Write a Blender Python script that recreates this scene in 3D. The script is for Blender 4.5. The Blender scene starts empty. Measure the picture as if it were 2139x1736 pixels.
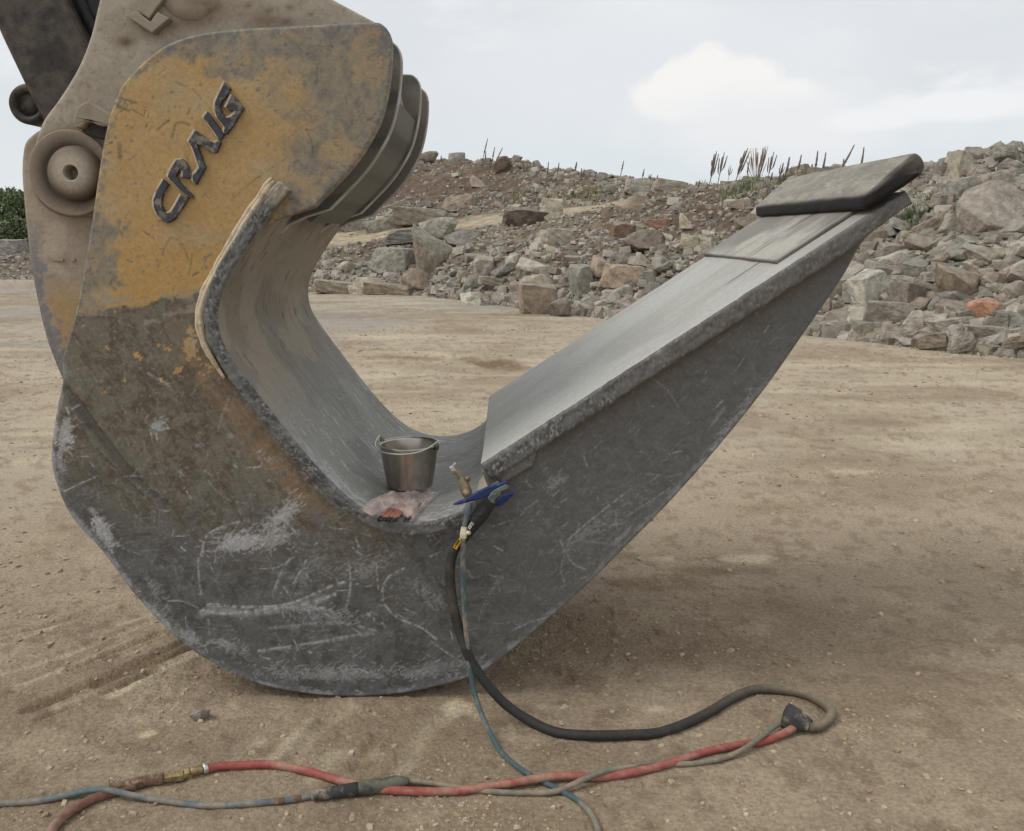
import bpy, bmesh, math, random
import numpy as np
from mathutils import Vector, Matrix
from mathutils.geometry import tessellate_polygon

random.seed(7)
RNG = np.random.default_rng(11)
scene = bpy.context.scene
col = scene.collection

# ------------------------------------------------------------------ camera, world, sun
H = 1.6
PITCH = math.radians(11.6)
cam_d = bpy.data.cameras.new('camera')
cam_d.sensor_width = 36.0
cam_d.lens = 31.18
cam_d.clip_start = 0.05
cam_d.clip_end = 3000
cam = bpy.data.objects.new('camera', cam_d)
cam.location = (0, 0, H)
cam.rotation_euler = (math.radians(90) - PITCH, 0, 0)
col.objects.link(cam)
scene.camera = cam

SUN_EL, SUN_AZ = math.radians(50), math.radians(-105)      # high on the left, a touch towards the viewer
sun_d = bpy.data.lights.new('sun', 'SUN')
sun_d.energy = 1.5
sun_d.angle = math.radians(25)
sun_d.color = (1.0, 0.97, 0.9)
sun = bpy.data.objects.new('sun', sun_d)
sv = Vector((math.sin(SUN_AZ) * math.cos(SUN_EL), math.cos(SUN_AZ) * math.cos(SUN_EL), math.sin(SUN_EL)))
sun.rotation_euler = sv.to_track_quat('Z', 'Y').to_euler()
sun.location = sv * 60
col.objects.link(sun)

scene.view_settings.view_transform = 'Standard'
scene.view_settings.look = 'None'
scene.view_settings.exposure = 0.0
scene.view_settings.gamma = 1.0
scene.view_settings.use_curve_mapping = False

# image helpers used only to take real positions off the photograph (units: 2139-px wide view of it)
F, CX, CY = 1852.3, 1069.5, 868.0
cp, sp = math.cos(PITCH), math.sin(PITCH)


def ray(x, y):
    a = (x - CX) / F
    b = (CY - y) / F
    return a, cp + b * sp, -sp + b * cp


def P(x, y, D):
    a, b, c = ray(x, y)
    s = D / b
    return (a * s, D, H + c * s)


def G(x, y, z=0.0):
    a, b, c = ray(x, y)
    s = (z - H) / c
    return (a * s, b * s, z)


def lin(r, g, b):
    def f(c):
        c /= 255.0
        return c / 12.92 if c <= 0.04045 else ((c + 0.055) / 1.055) ** 2.4
    return (f(r), f(g), f(b))


w = bpy.data.worlds.new('World')
scene.world = w
w.use_nodes = True
nt = w.node_tree
nt.nodes.clear()
N = nt.nodes.new
L = nt.links.new
out = N('ShaderNodeOutputWorld')
bg = N('ShaderNodeBackground')
bg.inputs['Strength'].default_value = 0.1
L(bg.outputs[0], out.inputs[0])
sky = N('ShaderNodeTexSky')
sky.sky_type = 'NISHITA'
sky.sun_disc = False
sky.sun_elevation = SUN_EL
sky.sun_rotation = SUN_AZ
sky.air_density = 1.0
sky.dust_density = 2.0
tc = N('ShaderNodeTexCoord')


def wmix(a, b, fac, mode='MIX'):
    m = N('ShaderNodeMix')
    m.data_type = 'RGBA'
    m.blend_type = mode
    for i, v in ((6, a), (7, b)):
        if isinstance(v, tuple):
            m.inputs[i].default_value = (*v, 1)
        else:
            L(v, m.inputs[i])
    if isinstance(fac, float):
        m.inputs[0].default_value = fac
    else:
        L(fac, m.inputs[0])
    return m.outputs[2]


def wnoise(scale, detail, rough, mscale=(1, 1, 1), loc=(0, 0, 0)):
    mp = N('ShaderNodeMapping')
    mp.inputs['Scale'].default_value = mscale
    mp.inputs['Location'].default_value = loc
    L(tc.outputs['Generated'], mp.inputs[0])
    n = N('ShaderNodeTexNoise')
    n.inputs['Scale'].default_value = scale
    n.inputs['Detail'].default_value = detail
    n.inputs['Roughness'].default_value = rough
    L(mp.outputs[0], n.inputs['Vector'])
    return n.outputs['Fac']


def wramp(src, a, b):
    r = N('ShaderNodeMapRange')
    r.interpolation_type = 'SMOOTHSTEP'
    r.inputs['From Min'].default_value = a
    r.inputs['From Max'].default_value = b
    L(src, r.inputs['Value'])
    return r.outputs[0]


thin = wmix(sky.outputs[0], (7.6, 7.95, 8.2), 0.93)
veil = wmix(thin, (8.4, 8.55, 8.75), wramp(wnoise(1.6, 6, 0.55, (1, 1, 2.6), (3.1, 0, 0.4)), 0.36, 0.58))
veil = wmix(veil, (7.45, 7.7, 8.15), wramp(wnoise(2.8, 6, 0.6, (1, 1, 3.4), (7.3, 2, 1.4)), 0.46, 0.68))
veil = wmix(veil, (8.75, 8.85, 8.95), wramp(wnoise(4.6, 7, 0.62, (1, 1, 2.6), (1.3, 5, 2.4)), 0.50, 0.72))


def blob(px, py, sx, sz, a, b, amp=0.7, seed=0.0):
    c = Vector(ray(px, py)).normalized()
    sub = N('ShaderNodeVectorMath')
    sub.operation = 'SUBTRACT'
    L(tc.outputs['Generated'], sub.inputs[0])
    sub.inputs[1].default_value = c
    mul = N('ShaderNodeVectorMath')
    mul.operation = 'MULTIPLY'
    L(sub.outputs[0], mul.inputs[0])
    mul.inputs[1].default_value = (1 / sx, 1 / sx, 1 / sz)
    ln = N('ShaderNodeVectorMath')
    ln.operation = 'LENGTH'
    L(mul.outputs[0], ln.inputs[0])
    ma = N('ShaderNodeMath')
    ma.operation = 'MULTIPLY_ADD'
    L(wnoise(17, 8, 0.62, (1, 1, 1.3), (seed, 0, 0)), ma.inputs[0])
    ma.inputs[1].default_value = amp
    L(ln.outputs['Value'], ma.inputs[2])
    return wramp(ma.outputs[0], b, a)


veil = wmix(veil, (7.3, 7.85, 8.15), blob(1250, 345, 0.6, 0.05, 0.7, 1.9, 0.8, 4.0))
veil = wmix(veil, (7.8, 8.05, 8.4), blob(1330, 150, 0.22, 0.07, 0.7, 1.8, 0.8, 2.0))
for bx0, by0, sx0, sz0, sd0 in ((1385, 205, .045, .026, 1.0), (1430, 170, .042, .028, 2.0), (1490, 150, .045, .03, 3.0), (1550, 165, .05, .03, 4.0), (1470, 205, .07, .034, 5.0), (1600, 210, .08, .03, 6.0)):
    veil = wmix(veil, (9.2, 9.1, 9.0), blob(bx0, by0, sx0, sz0, 1.15, 1.6, 1.2, sd0))
veil = wmix(veil, (8.3, 8.45, 8.65), blob(1640, 265, 0.16, 0.04, 0.8, 1.8, 1.0, 11.0))
veil = wmix(veil, (8.8, 8.85, 8.95), blob(2000, 220, 0.09, 0.02, 0.9, 1.5, 1.0, 9.0))
veil = wmix(veil, (8.8, 8.85, 8.95), blob(1830, 250, 0.06, 0.014, 0.9, 1.5, 1.0, 12.0))
L(veil, bg.inputs['Color'])


# ------------------------------------------------------------------ numpy noise
def _h(ix, iy, seed):
    n = (ix.astype(np.int64) * 374761393 + iy.astype(np.int64) * 668265263 + seed * 974711) & 0xffffffff
    n = ((n ^ (n >> 13)) * 1274126177) & 0xffffffff
    n = n ^ (n >> 16)
    return (n & 0xffffff) / float(0xffffff)


def vn(x, y, seed=0):
    x = np.asarray(x, float)
    y = np.asarray(y, float)
    ix = np.floor(x)
    iy = np.floor(y)
    fx = x - ix
    fy = y - iy
    fx = fx * fx * (3 - 2 * fx)
    fy = fy * fy * (3 - 2 * fy)
    a = _h(ix, iy, seed)
    b = _h(ix + 1, iy, seed)
    c = _h(ix, iy + 1, seed)
    d = _h(ix + 1, iy + 1, seed)
    return (a * (1 - fx) + b * fx) * (1 - fy) + (c * (1 - fx) + d * fx) * fy


def fbm(x, y, seed=0, oct=4, gain=0.5):
    s = 0
    t = 0
    a = 1.0
    for i in range(oct):
        s = s + a * vn(np.asarray(x) * 2 ** i + 17.3 * i, np.asarray(y) * 2 ** i - 9.1 * i, seed + i * 31)
        t += a
        a *= gain
    return s / t


def sst(x, a, b):
    t = np.clip((x - a) / (b - a), 0, 1)
    return t * t * (3 - 2 * t)


def mixc(c, d, m):
    m = np.clip(np.asarray(m), 0, 1)[..., None]
    return c * (1 - m) + np.asarray(d) * m


# ------------------------------------------------------------------ materials
MATS = {}


def mat(name, base=None, rough=0.75, metal=0.0, attr=None, objcol=False, nscale=40.0, namt=0.25, ncol=None,
        bump=0.2, bscale=120.0, bdist=0.004, spec=0.35, two=None, tscale=6.0, tth=(0.5, 0.6), alpha=None, world=False, dust=None):
    m = bpy.data.materials.new(name)
    m.use_nodes = True
    t = m.node_tree
    b = t.nodes['Principled BSDF']
    b.inputs['Roughness'].default_value = rough
    b.inputs['Metallic'].default_value = metal
    b.inputs['Specular IOR Level'].default_value = spec
    co = t.nodes.new('ShaderNodeNewGeometry' if world else 'ShaderNodeTexCoord')
    cso = co.outputs['Position' if world else 'Object']

    def noise(scale, detail=6, rgh=0.6):
        n = t.nodes.new('ShaderNodeTexNoise')
        n.inputs['Scale'].default_value = scale
        n.inputs['Detail'].default_value = detail
        n.inputs['Roughness'].default_value = rgh
        t.links.new(cso, n.inputs['Vector'])
        return n.outputs['Fac']

    def mx(a, c, f, mode='MIX'):
        x = t.nodes.new('ShaderNodeMix')
        x.data_type = 'RGBA'
        x.blend_type = mode
        for i, v in ((6, a), (7, c)):
            if isinstance(v, tuple):
                x.inputs[i].default_value = (*v[:3], 1)
            else:
                t.links.new(v, x.inputs[i])
        if isinstance(f, (int, float)):
            x.inputs[0].default_value = f
        else:
            t.links.new(f, x.inputs[0])
        return x.outputs[2]

    def rng(s, a, c, lo=0.0, hi=1.0):
        r = t.nodes.new('ShaderNodeMapRange')
        r.interpolation_type = 'SMOOTHSTEP'
        r.inputs['From Min'].default_value = a
        r.inputs['From Max'].default_value = c
        r.inputs['To Min'].default_value = lo
        r.inputs['To Max'].default_value = hi
        t.links.new(s, r.inputs['Value'])
        return r.outputs[0]

    if attr:
        a = t.nodes.new('ShaderNodeAttribute')
        a.attribute_name = attr
        c = a.outputs['Color']
    elif objcol:
        a = t.nodes.new('ShaderNodeObjectInfo')
        c = a.outputs['Color']
    else:
        c = base
    if two:
        c = mx(c, two, rng(noise(tscale, 8, 0.65), *tth))
    if dust:
        gn = t.nodes.new('ShaderNodeNewGeometry')
        sx_ = t.nodes.new('ShaderNodeSeparateXYZ')
        t.links.new(gn.outputs['Normal'], sx_.inputs[0])
        ad = t.nodes.new('ShaderNodeMath')
        ad.operation = 'MULTIPLY_ADD'
        t.links.new(noise(nscale * .7, 6, .7), ad.inputs[0])
        ad.inputs[1].default_value = 1.3
        t.links.new(sx_.outputs['Z'], ad.inputs[2])
        c = mx(c, dust, rng(ad.outputs[0], .85, 1.85, 0, .55))
    g = rng(noise(nscale), 0.3, 0.7, 1 - namt, 1 + namt)
    comb = t.nodes.new('ShaderNodeCombineColor')
    for i in range(3):
        t.links.new(g, comb.inputs[i])
    c = mx(c, comb.outputs[0], 1.0, 'MULTIPLY')
    t.links.new(c, b.inputs['Base Color'])
    if bump:
        bp = t.nodes.new('ShaderNodeBump')
        bp.inputs['Strength'].default_value = bump
        bp.inputs['Distance'].default_value = bdist
        t.links.new(noise(bscale, 8, 0.65), bp.inputs['Height'])
        t.links.new(bp.outputs[0], b.inputs['Normal'])
    if alpha is not None:
        b.inputs['Alpha'].default_value = alpha
    MATS[name] = m
    return m


M_plate = mat('worn_painted_steel', attr='col', rough=0.66, metal=0.0, nscale=90, namt=0.10, bump=0.35, bscale=160, bdist=0.003, spec=0.4)
M_inner = mat('scoured_steel', attr='col', rough=0.66, nscale=60, namt=0.08, bump=0.15, bscale=110, bdist=0.003, spec=0.25)
M_ground = mat('dry_dirt', attr='col', rough=0.95, nscale=70, namt=0.2, bump=1.0, bscale=75, bdist=0.014, spec=0.1)
M_hill = mat('rubble_soil', attr='col', rough=0.97, nscale=3.0, namt=0.25, bump=0.9, bscale=9, bdist=0.12, spec=0.1)
M_rock = mat('limestone', objcol=True, rough=0.92, nscale=7.0, namt=0.26, bump=0.9, bscale=11, bdist=0.05, spec=0.2,
             two=lin(126, 117, 104), tscale=3.0, tth=(0.5, 0.72), world=True, dust=lin(150, 144, 132))
M_pebble = mat('loose_stone', objcol=True, rough=0.92, nscale=60.0, namt=0.25, bump=0.6, bscale=120, bdist=0.004, spec=0.2, world=True)
M_rubble = mat('rubble_stone', attr='col', rough=0.93, nscale=6.0, namt=0.2, bump=0.5, bscale=14, bdist=0.03, spec=0.2, dust=lin(142, 134, 121))
M_grit = mat('grit', attr='col', rough=0.93, nscale=60.0, namt=0.2, bump=0.4, bscale=140, bdist=0.003, spec=0.2, dust=lin(164, 147, 122))
M_dust = mat('dust_coated_steel', base=lin(152, 143, 128), rough=0.85, nscale=7, namt=0.10, bump=0.1, bscale=90, bdist=0.002,
             two=lin(122, 110, 96), tscale=3.2, tth=(0.48, 0.72), spec=0.2)
M_cream = mat('dust_covered_weld', base=lin(200, 185, 160), rough=0.9, nscale=60, namt=0.12, bump=0.5, bscale=120, bdist=0.004,
              two=lin(160, 140, 112), tscale=25, tth=(0.5, 0.7), spec=0.2)
M_arm = mat('greasy_brown_steel', base=lin(78, 70, 62), rough=0.6, nscale=30, namt=0.3, bump=0.4, bscale=60, bdist=0.004,
            two=lin(50, 46, 44), tscale=9, tth=(0.45, 0.6))
M_armblk = mat('black_scratched_steel', base=lin(46, 46, 50), rough=0.5, nscale=20, namt=0.3, bump=0.3, bscale=50,
               two=lin(90, 88, 88), tscale=22, tth=(0.62, 0.68))
M_letter = mat('worn_dark_letter', base=lin(62, 64, 72), rough=0.6, nscale=50, namt=0.3, bump=0.6, bscale=150, bdist=0.003,
               two=lin(122, 114, 104), tscale=30, tth=(0.5, 0.62))
M_dark = mat('black_rubber', base=lin(48, 48, 48), rough=0.75, nscale=50, namt=0.3, bump=0.2, two=lin(110, 100, 86), tscale=14, tth=(0.62, 0.8))
M_rubber = mat('black_hose_rubber', attr='col', rough=0.7, nscale=60, namt=0.15, bump=0.15, bscale=200, bdist=0.001)
M_blue = mat('blue_lever_plastic', base=lin(34, 50, 98), rough=0.55, nscale=60, namt=0.2, bump=0.1, two=lin(84, 98, 120), tscale=30, tth=(0.55, 0.75))
M_greymetal = mat('grey_metal', base=lin(110, 118, 116), rough=0.5, metal=0.3, nscale=60, namt=0.2)
M_khaki = mat('brass_brown_metal', base=lin(128, 116, 88), rough=0.5, metal=0.4, nscale=50, namt=0.25, two=lin(78, 66, 52), tscale=40, tth=(0.5, 0.65))
M_brass = mat('dusty_brass', base=lin(146, 128, 88), rough=0.55, metal=0.4, nscale=70, namt=0.3, two=lin(130, 112, 88), tscale=30, tth=(0.45, 0.6))
M_rust = mat('rusty_fitting', base=lin(110, 84, 66), rough=0.8, nscale=70, namt=0.35, bump=0.4, two=lin(140, 126, 108), tscale=40, tth=(0.5, 0.65))
M_silver = mat('bright_steel', base=lin(205, 205, 200), rough=0.35, metal=0.8, nscale=50, namt=0.1, bump=0)
M_cream2 = mat('cream_fitting', base=lin(205, 198, 170), rough=0.7, nscale=60, namt=0.12, bump=0.3)
M_yel = mat('yellow_sticker', base=lin(216, 160, 40), rough=0.6, nscale=60, namt=0.1, bump=0)
M_blk = mat('black_print_and_hole', base=lin(25, 24, 24), rough=0.6, nscale=60, namt=0.1, bump=0)
M_white = mat('white_tag', base=lin(205, 203, 192), rough=0.7, nscale=60, namt=0.1, bump=0)
M_copper = mat('copper_coating', base=lin(158, 108, 88), rough=0.45, metal=0.35, nscale=60, namt=0.15, bump=0)
M_pail = mat('stainless_steel', base=lin(176, 170, 160), rough=0.27, metal=1.0, nscale=25, namt=0.1, bump=0.05, bscale=15, bdist=0.002)
M_paild = mat('dull_steel', base=lin(120, 114, 104), rough=0.4, metal=0.9, nscale=25, namt=0.2, bump=0)
M_stalk = mat('dry_brown_stalk', base=lin(118, 106, 95), rough=0.9, nscale=20, namt=0.3, bump=0)
M_grass = mat('green_grass', attr='col', rough=0.8, nscale=8, namt=0.2, bump=0)
M_leaf = mat('tree_leaves', attr='col', rough=0.7, nscale=1.5, namt=0.3, bump=0)
M_bark = mat('bark', base=lin(90, 78, 66), rough=0.95, nscale=10, namt=0.3)


# ------------------------------------------------------------------ object helpers
def me_np(name, V, Fq=None, Ft=None, smooth=False, attrs=None):
    """mesh from numpy arrays: quads Fq (n,4) and tris Ft (m,3)"""
    me = bpy.data.meshes.new(name)
    V = np.asarray(V, np.float32)
    me.vertices.add(len(V))
    me.vertices.foreach_set('co', V.ravel())
    loops = []
    starts = []
    tot = []
    p = 0
    for Fa, k in ((Fq, 4), (Ft, 3)):
        if Fa is not None and len(Fa):
            Fa = np.asarray(Fa, np.int32)
            loops.append(Fa.ravel())
            starts.append(p + np.arange(len(Fa)) * k)
            tot.append(np.full(len(Fa), k))
            p += Fa.size
    loops = np.concatenate(loops)
    starts = np.concatenate(starts)
    me.loops.add(len(loops))
    me.loops.foreach_set('vertex_index', loops)
    me.polygons.add(len(starts))
    me.polygons.foreach_set('loop_start', starts.astype(np.int32))
    me.polygons.foreach_set('use_smooth', np.full(len(starts), smooth))
    me.update(calc_edges=True)
    if attrs:
        for k, v in attrs.items():
            a = me.color_attributes.new(k, 'FLOAT_COLOR', 'POINT')
            v = np.asarray(v, np.float32)
            v4 = np.ones((len(v), 4), np.float32)
            v4[:, :3] = np.clip(v, 0, 1)
            a.data.foreach_set('color', v4.ravel())
    return me


def root_loc(o):
    v = Vector((0, 0, 0))
    while o:
        v += Vector(o.location)
        o = o.parent
    return v


def link(name, me, m, parent=None, loc=None):
    o = bpy.data.objects.new(name, me)
    if m and not me.materials:
        me.materials.append(m)
    if loc is not None:
        o.location = loc
    if parent is not None:
        o.parent = parent
    col.objects.link(o)
    return o


def put(name, V, Fq, Ft, m, parent=None, smooth=False, attrs=None, label=None):
    """link a mesh given in world coordinates"""
    V = np.asarray(V, float)
    if parent is not None:
        off = np.array(root_loc(parent))
        loc = None
    else:
        lo, hi = V.min(0), V.max(0)
        off = np.array([(lo[0] + hi[0]) / 2, (lo[1] + hi[1]) / 2, lo[2]])
        loc = off
    me = me_np(name, V - off, Fq, Ft, smooth, attrs)
    o = link(name, me, m, parent, loc)
    if label:
        o['label'] = label
    return o


def thing(name, label, cat, loc, group=None):
    o = bpy.data.objects.new(name, None)
    o.location = loc
    o.empty_display_size = 0.1
    col.objects.link(o)
    tag(o, label, cat, group)
    return o


def tag(o, label, cat, group=None):
    o['label'] = label
    o['category'] = cat
    if group:
        o['group'] = group
    return o


def catmull(pts, step):
    """smooth polyline through pts, about `step` between samples"""
    pts = np.array(pts, float)
    if len(pts) < 3:
        n = max(2, int(np.linalg.norm(pts[1] - pts[0]) / step) + 1)
        return pts[0] + (pts[1] - pts[0]) * np.linspace(0, 1, n)[:, None]
    e = np.vstack([2 * pts[0] - pts[1], pts, 2 * pts[-1] - pts[-2]])
    outp = []
    for i in range(1, len(e) - 2):
        p0, p1, p2, p3 = e[i - 1], e[i], e[i + 1], e[i + 2]
        n = max(2, int(np.linalg.norm(p2 - p1) / step) + 1)
        t = np.linspace(0, 1, n, endpoint=False)[:, None]
        outp.append(0.5 * ((2 * p1) + (-p0 + p2) * t + (2 * p0 - 5 * p1 + 4 * p2 - p3) * t * t + (-p0 + 3 * p1 - 3 * p2 + p3) * t ** 3))
    outp.append(pts[-1:])
    return np.vstack(outp)


def resample(p, step):
    d = np.r_[0, np.cumsum(np.linalg.norm(np.diff(p, axis=0), axis=1))]
    n = max(2, int(round(d[-1] / step)) + 1)
    s = np.linspace(0, d[-1], n)
    return np.stack([np.interp(s, d, p[:, i]) for i in range(p.shape[1])], 1), s


def tube(path, rad, seg=12, caps=True):
    """round tube along a world-space path; rad scalar or per-point"""
    path = np.asarray(path, float)
    n = len(path)
    rad = np.broadcast_to(np.asarray(rad, float), (n,))
    T = np.gradient(path, axis=0)
    T /= np.linalg.norm(T, axis=1)[:, None] + 1e-12
    up = np.array([0.0, 0.0, 1.0])
    if abs(T[0] @ up) > 0.9:
        up = np.array([1.0, 0, 0])
    nrm = np.zeros_like(path)
    u = up - (up @ T[0]) * T[0]
    u /= np.linalg.norm(u)
    for i in range(n):
        u = u - (u @ T[i]) * T[i]
        u /= np.linalg.norm(u)
        nrm[i] = u
    bn = np.cross(T, nrm)
    a = np.arange(seg) * 2 * math.pi / seg
    V = path[:, None, :] + rad[:, None, None] * (np.cos(a)[None, :, None] * nrm[:, None, :] + np.sin(a)[None, :, None] * bn[:, None, :])
    V = V.reshape(-1, 3)
    i = np.arange(n - 1)[:, None] * seg
    j = np.arange(seg)[None, :]
    j2 = (j + 1) % seg
    Q = np.stack([i + j, i + seg + j, i + seg + j2, i + j2], -1).reshape(-1, 4)
    Tt = []
    if caps:
        V = np.vstack([V, path[:1], path[-1:]])
        c0, c1 = len(V) - 2, len(V) - 1
        for k in range(seg):
            k2 = (k + 1) % seg
            Tt.append((c0, k, k2))
            Tt.append((c1, (n - 1) * seg + k2, (n - 1) * seg + k))
    return V, Q, np.array(Tt, int).reshape(-1, 3)


def joinm(ms):
    Vs, Qs, Ts = [], [], []
    o = 0
    for V, Q, T in ms:
        Vs.append(V)
        if Q is not None and len(Q):
            Qs.append(np.asarray(Q) + o)
        if T is not None and len(T):
            Ts.append(np.asarray(T) + o)
        o += len(V)
    return np.vstack(Vs), (np.vstack(Qs) if Qs else None), (np.vstack(Ts) if Ts else None)


def prism(poly, y0, y1, bev=0.0):
    """polygon in (x,z) from depth y0 (front) to y1; bev = rounded front/back edge"""
    poly = np.array(poly, float)
    n = len(poly)
    area = 0.5 * np.sum(poly[:, 0] * np.roll(poly[:, 1], -1) - np.roll(poly[:, 0], -1) * poly[:, 1])
    if area < 0:
        poly = poly[::-1]
    rings = []
    if bev > 0:
        a = np.roll(poly, 1, 0) - poly
        b = np.roll(poly, -1, 0) - poly
        a /= np.linalg.norm(a, axis=1)[:, None] + 1e-9
        b /= np.linalg.norm(b, axis=1)[:, None] + 1e-9
        tn = b - a
        tn /= np.linalg.norm(tn, axis=1)[:, None] + 1e-9
        inn = np.stack([-tn[:, 1], tn[:, 0]], 1)
        for yy, k in ((y0, 1.0), (y0 + bev * 0.3, 0.4), (y0 + bev, 0.0), (y1 - bev, 0.0), (y1 - bev * 0.3, 0.4), (y1, 1.0)):
            q = poly + inn * bev * k
            rings.append(np.c_[q[:, 0], np.full(n, yy), q[:, 1]])
    else:
        rings = [np.c_[poly[:, 0], np.full(n, y0), poly[:, 1]], np.c_[poly[:, 0], np.full(n, y1), poly[:, 1]]]
    V = np.vstack(rings)
    k = len(rings)
    i = np.arange(n)
    j = (i + 1) % n
    Q = np.vstack([np.stack([r * n + i, r * n + n + i, r * n + n + j, r * n + j], 1) for r in range(k - 1)])
    tri = tessellate_polygon([[Vector((p[0], p[1], 0)) for p in poly]])
    T = []
    for a_, b_, c_ in tri:
        pa, pb, pc = poly[a_], poly[b_], poly[c_]
        s = (pb[0] - pa[0]) * (pc[1] - pa[1]) - (pb[1] - pa[1]) * (pc[0] - pa[0])
        if s < 0:
            b_, c_ = c_, b_
        T.append((a_, b_, c_))
        T.append((a_ + (k - 1) * n, c_ + (k - 1) * n, b_ + (k - 1) * n))
    return V, Q, np.array(T)


def pip(px, py, poly):
    ins = np.zeros(px.shape, bool)
    n = len(poly)
    j = n - 1
    for i in range(n):
        xi, yi = poly[i]
        xj, yj = poly[j]
        c = ((yi > py) != (yj > py)) & (px < (xj - xi) * (py - yi) / (yj - yi + 1e-15) + xi)
        ins ^= c
        j = i
    return ins


def near_poly(px, py, poly):
    best = np.full(px.shape, 1e9)
    bx = px.copy()
    by = py.copy()
    n = len(poly)
    for i in range(n):
        ax, ay = poly[i]
        cx, cy = poly[(i + 1) % n]
        dx, dy = cx - ax, cy - ay
        t = np.clip(((px - ax) * dx + (py - ay) * dy) / (dx * dx + dy * dy + 1e-15), 0, 1)
        qx = ax + t * dx
        qy = ay + t * dy
        d = (px - qx) ** 2 + (py - qy) ** 2
        m = d < best
        best = np.where(m, d, best)
        bx = np.where(m, qx, bx)
        by = np.where(m, qy, by)
    return np.sqrt(best), bx, by


def plate_grid(poly, y0, y1, step, bev=0.007):
    """steel plate with a fine front face; returns V, Q, T, and index count of the front nodes"""
    poly = np.array(poly, float)
    lo = poly.min(0) - step
    hi = poly.max(0) + step
    nx = int((hi[0] - lo[0]) / step) + 1
    nz = int((hi[1] - lo[1]) / step) + 1
    gx, gz = np.meshgrid(lo[0] + step * np.arange(nx), lo[1] + step * np.arange(nz), indexing='ij')
    ccx = gx[:-1, :-1] + step / 2
    ccz = gz[:-1, :-1] + step / 2
    ins = pip(ccx, ccz, poly)
    idx = np.arange(nx * nz).reshape(nx, nz)
    Q = np.stack([idx[:-1, :-1][ins], idx[1:, :-1][ins], idx[1:, 1:][ins], idx[:-1, 1:][ins]], 1)
    cnt = np.bincount(Q.ravel(), minlength=nx * nz)
    used = cnt > 0
    bnd = used & (cnt < 4)
    remap = -np.ones(nx * nz, int)
    remap[used] = np.arange(used.sum())
    X = gx.ravel()[used].copy()
    Z = gz.ravel()[used].copy()
    isb = bnd[used]
    Q = remap[Q]
    d, qx, qz = near_poly(X, Z, poly)
    mv = isb & (d < 2.0 * step)
    X[mv] = qx[mv]
    Z[mv] = qz[mv]
    d[mv] = 0
    # boundary edges
    E = np.vstack([Q[:, [0, 1]], Q[:, [1, 2]], Q[:, [2, 3]], Q[:, [3, 0]]])
    key = np.sort(E, 1)
    kk = key[:, 0].astype(np.int64) * (len(X) + 1) + key[:, 1]
    u, inv, c = np.unique(kk, return_inverse=True, return_counts=True)
    BE = E[c[inv] == 1]
    bi = np.unique(BE)
    bm = -np.ones(len(X), int)
    bm[bi] = len(X) + np.arange(len(bi))
    W = np.stack([BE[:, 1], BE[:, 0], bm[BE[:, 0]], bm[BE[:, 1]]], 1)
    Y = y0 + bev * (1 - np.clip(d / bev, 0, 1)) ** 2
    V = np.c_[X, Y, Z]
    V = np.vstack([V, np.c_[X[bi], np.full(len(bi), y1), Z[bi]]])
    tri = tessellate_polygon([[Vector((p[0], p[1], 0)) for p in poly]])
    o = len(V)
    V = np.vstack([V, np.c_[poly[:, 0], np.full(len(poly), y1 - 0.0005), poly[:, 1]]])
    T = np.array(tri) + o
    return V, np.vstack([Q, W]), T, len(X), d


def toV(X, Y, Z):
    """world -> 2139-px view coordinates, used as the plate's own drawing coordinates"""
    x, y, z = X, Y, Z - H
    zc = y * cp - z * sp
    yc = y * sp + z * cp
    return CX + F * x / zc, CY - F * yc / zc


def xz(pts, D):
    return [(P(x, y, D)[0], P(x, y, D)[2]) for x, y in pts]

# ------------------------------------------------------------------ wear masks drawn in the steel plate's own plane
RW, RH = 2000, 1520
R_light = np.zeros((RH, RW), np.float32)
R_dark = np.zeros((RH, RW), np.float32)


def splat(R, pts, wd, amp, broken=0.0, seed=0):
    p, s = resample(catmull(pts, 6), 0.6)
    if broken:
        k = vn(s / 5.0, s * 0 + seed, seed) * 0.6 + vn(s / 1.7, s * 0 + seed, seed + 5) * 0.4
        a = amp * sst(k, broken - 0.15, broken + 0.2)
    else:
        a = np.full(len(s), amp)
    r = int(math.ceil(wd)) + 1
    for dx in range(-r, r + 1):
        for dy in range(-r, r + 1):
            x = np.round(p[:, 0]).astype(int) + dx
            y = np.round(p[:, 1]).astype(int) + dy
            dd = np.hypot(x - p[:, 0], y - p[:, 1])
            v = a * np.clip(1.3 - dd / max(wd, 0.6), 0, 1)
            ok = (x >= 0) & (y >= 0) & (x < RW) & (y < RH)
            np.maximum.at(R, (y[ok], x[ok]), v[ok])


def samp(R, x, y):
    x = np.clip(x, 0, RW - 2.001)
    y = np.clip(y, 0, RH - 2.001)
    ix = x.astype(int)
    iy = y.astype(int)
    fx = x - ix
    fy = y - iy
    return (R[iy, ix] * (1 - fx) + R[iy, ix + 1] * fx) * (1 - fy) + (R[iy + 1, ix] * (1 - fx) + R[iy + 1, ix + 1] * fx) * fy


def blob2(R, x, y, rx, ry, ang, amp, sc=6.0, th=0.5, seed=0):
    x0, x1 = int(max(0, x - rx - ry)), int(min(RW, x + rx + ry))
    y0, y1 = int(max(0, y - rx - ry)), int(min(RH, y + rx + ry))
    yy, xx = np.mgrid[y0:y1, x0:x1]
    c, s = math.cos(ang), math.sin(ang)
    u = ((xx - x) * c + (yy - y) * s) / rx
    v = (-(xx - x) * s + (yy - y) * c) / ry
    m = 1 - sst(np.hypot(u, v), 0.25, 1.0)
    n = fbm(xx / sc, yy / sc, seed, 5, 0.72)
    k = sst(n + 0.6 * m, th + 0.26, th + 0.46) * (m > 0) * amp
    R[y0:y1, x0:x1] = np.maximum(R[y0:y1, x0:x1], k)


rr_s = random.Random(17)
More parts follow.
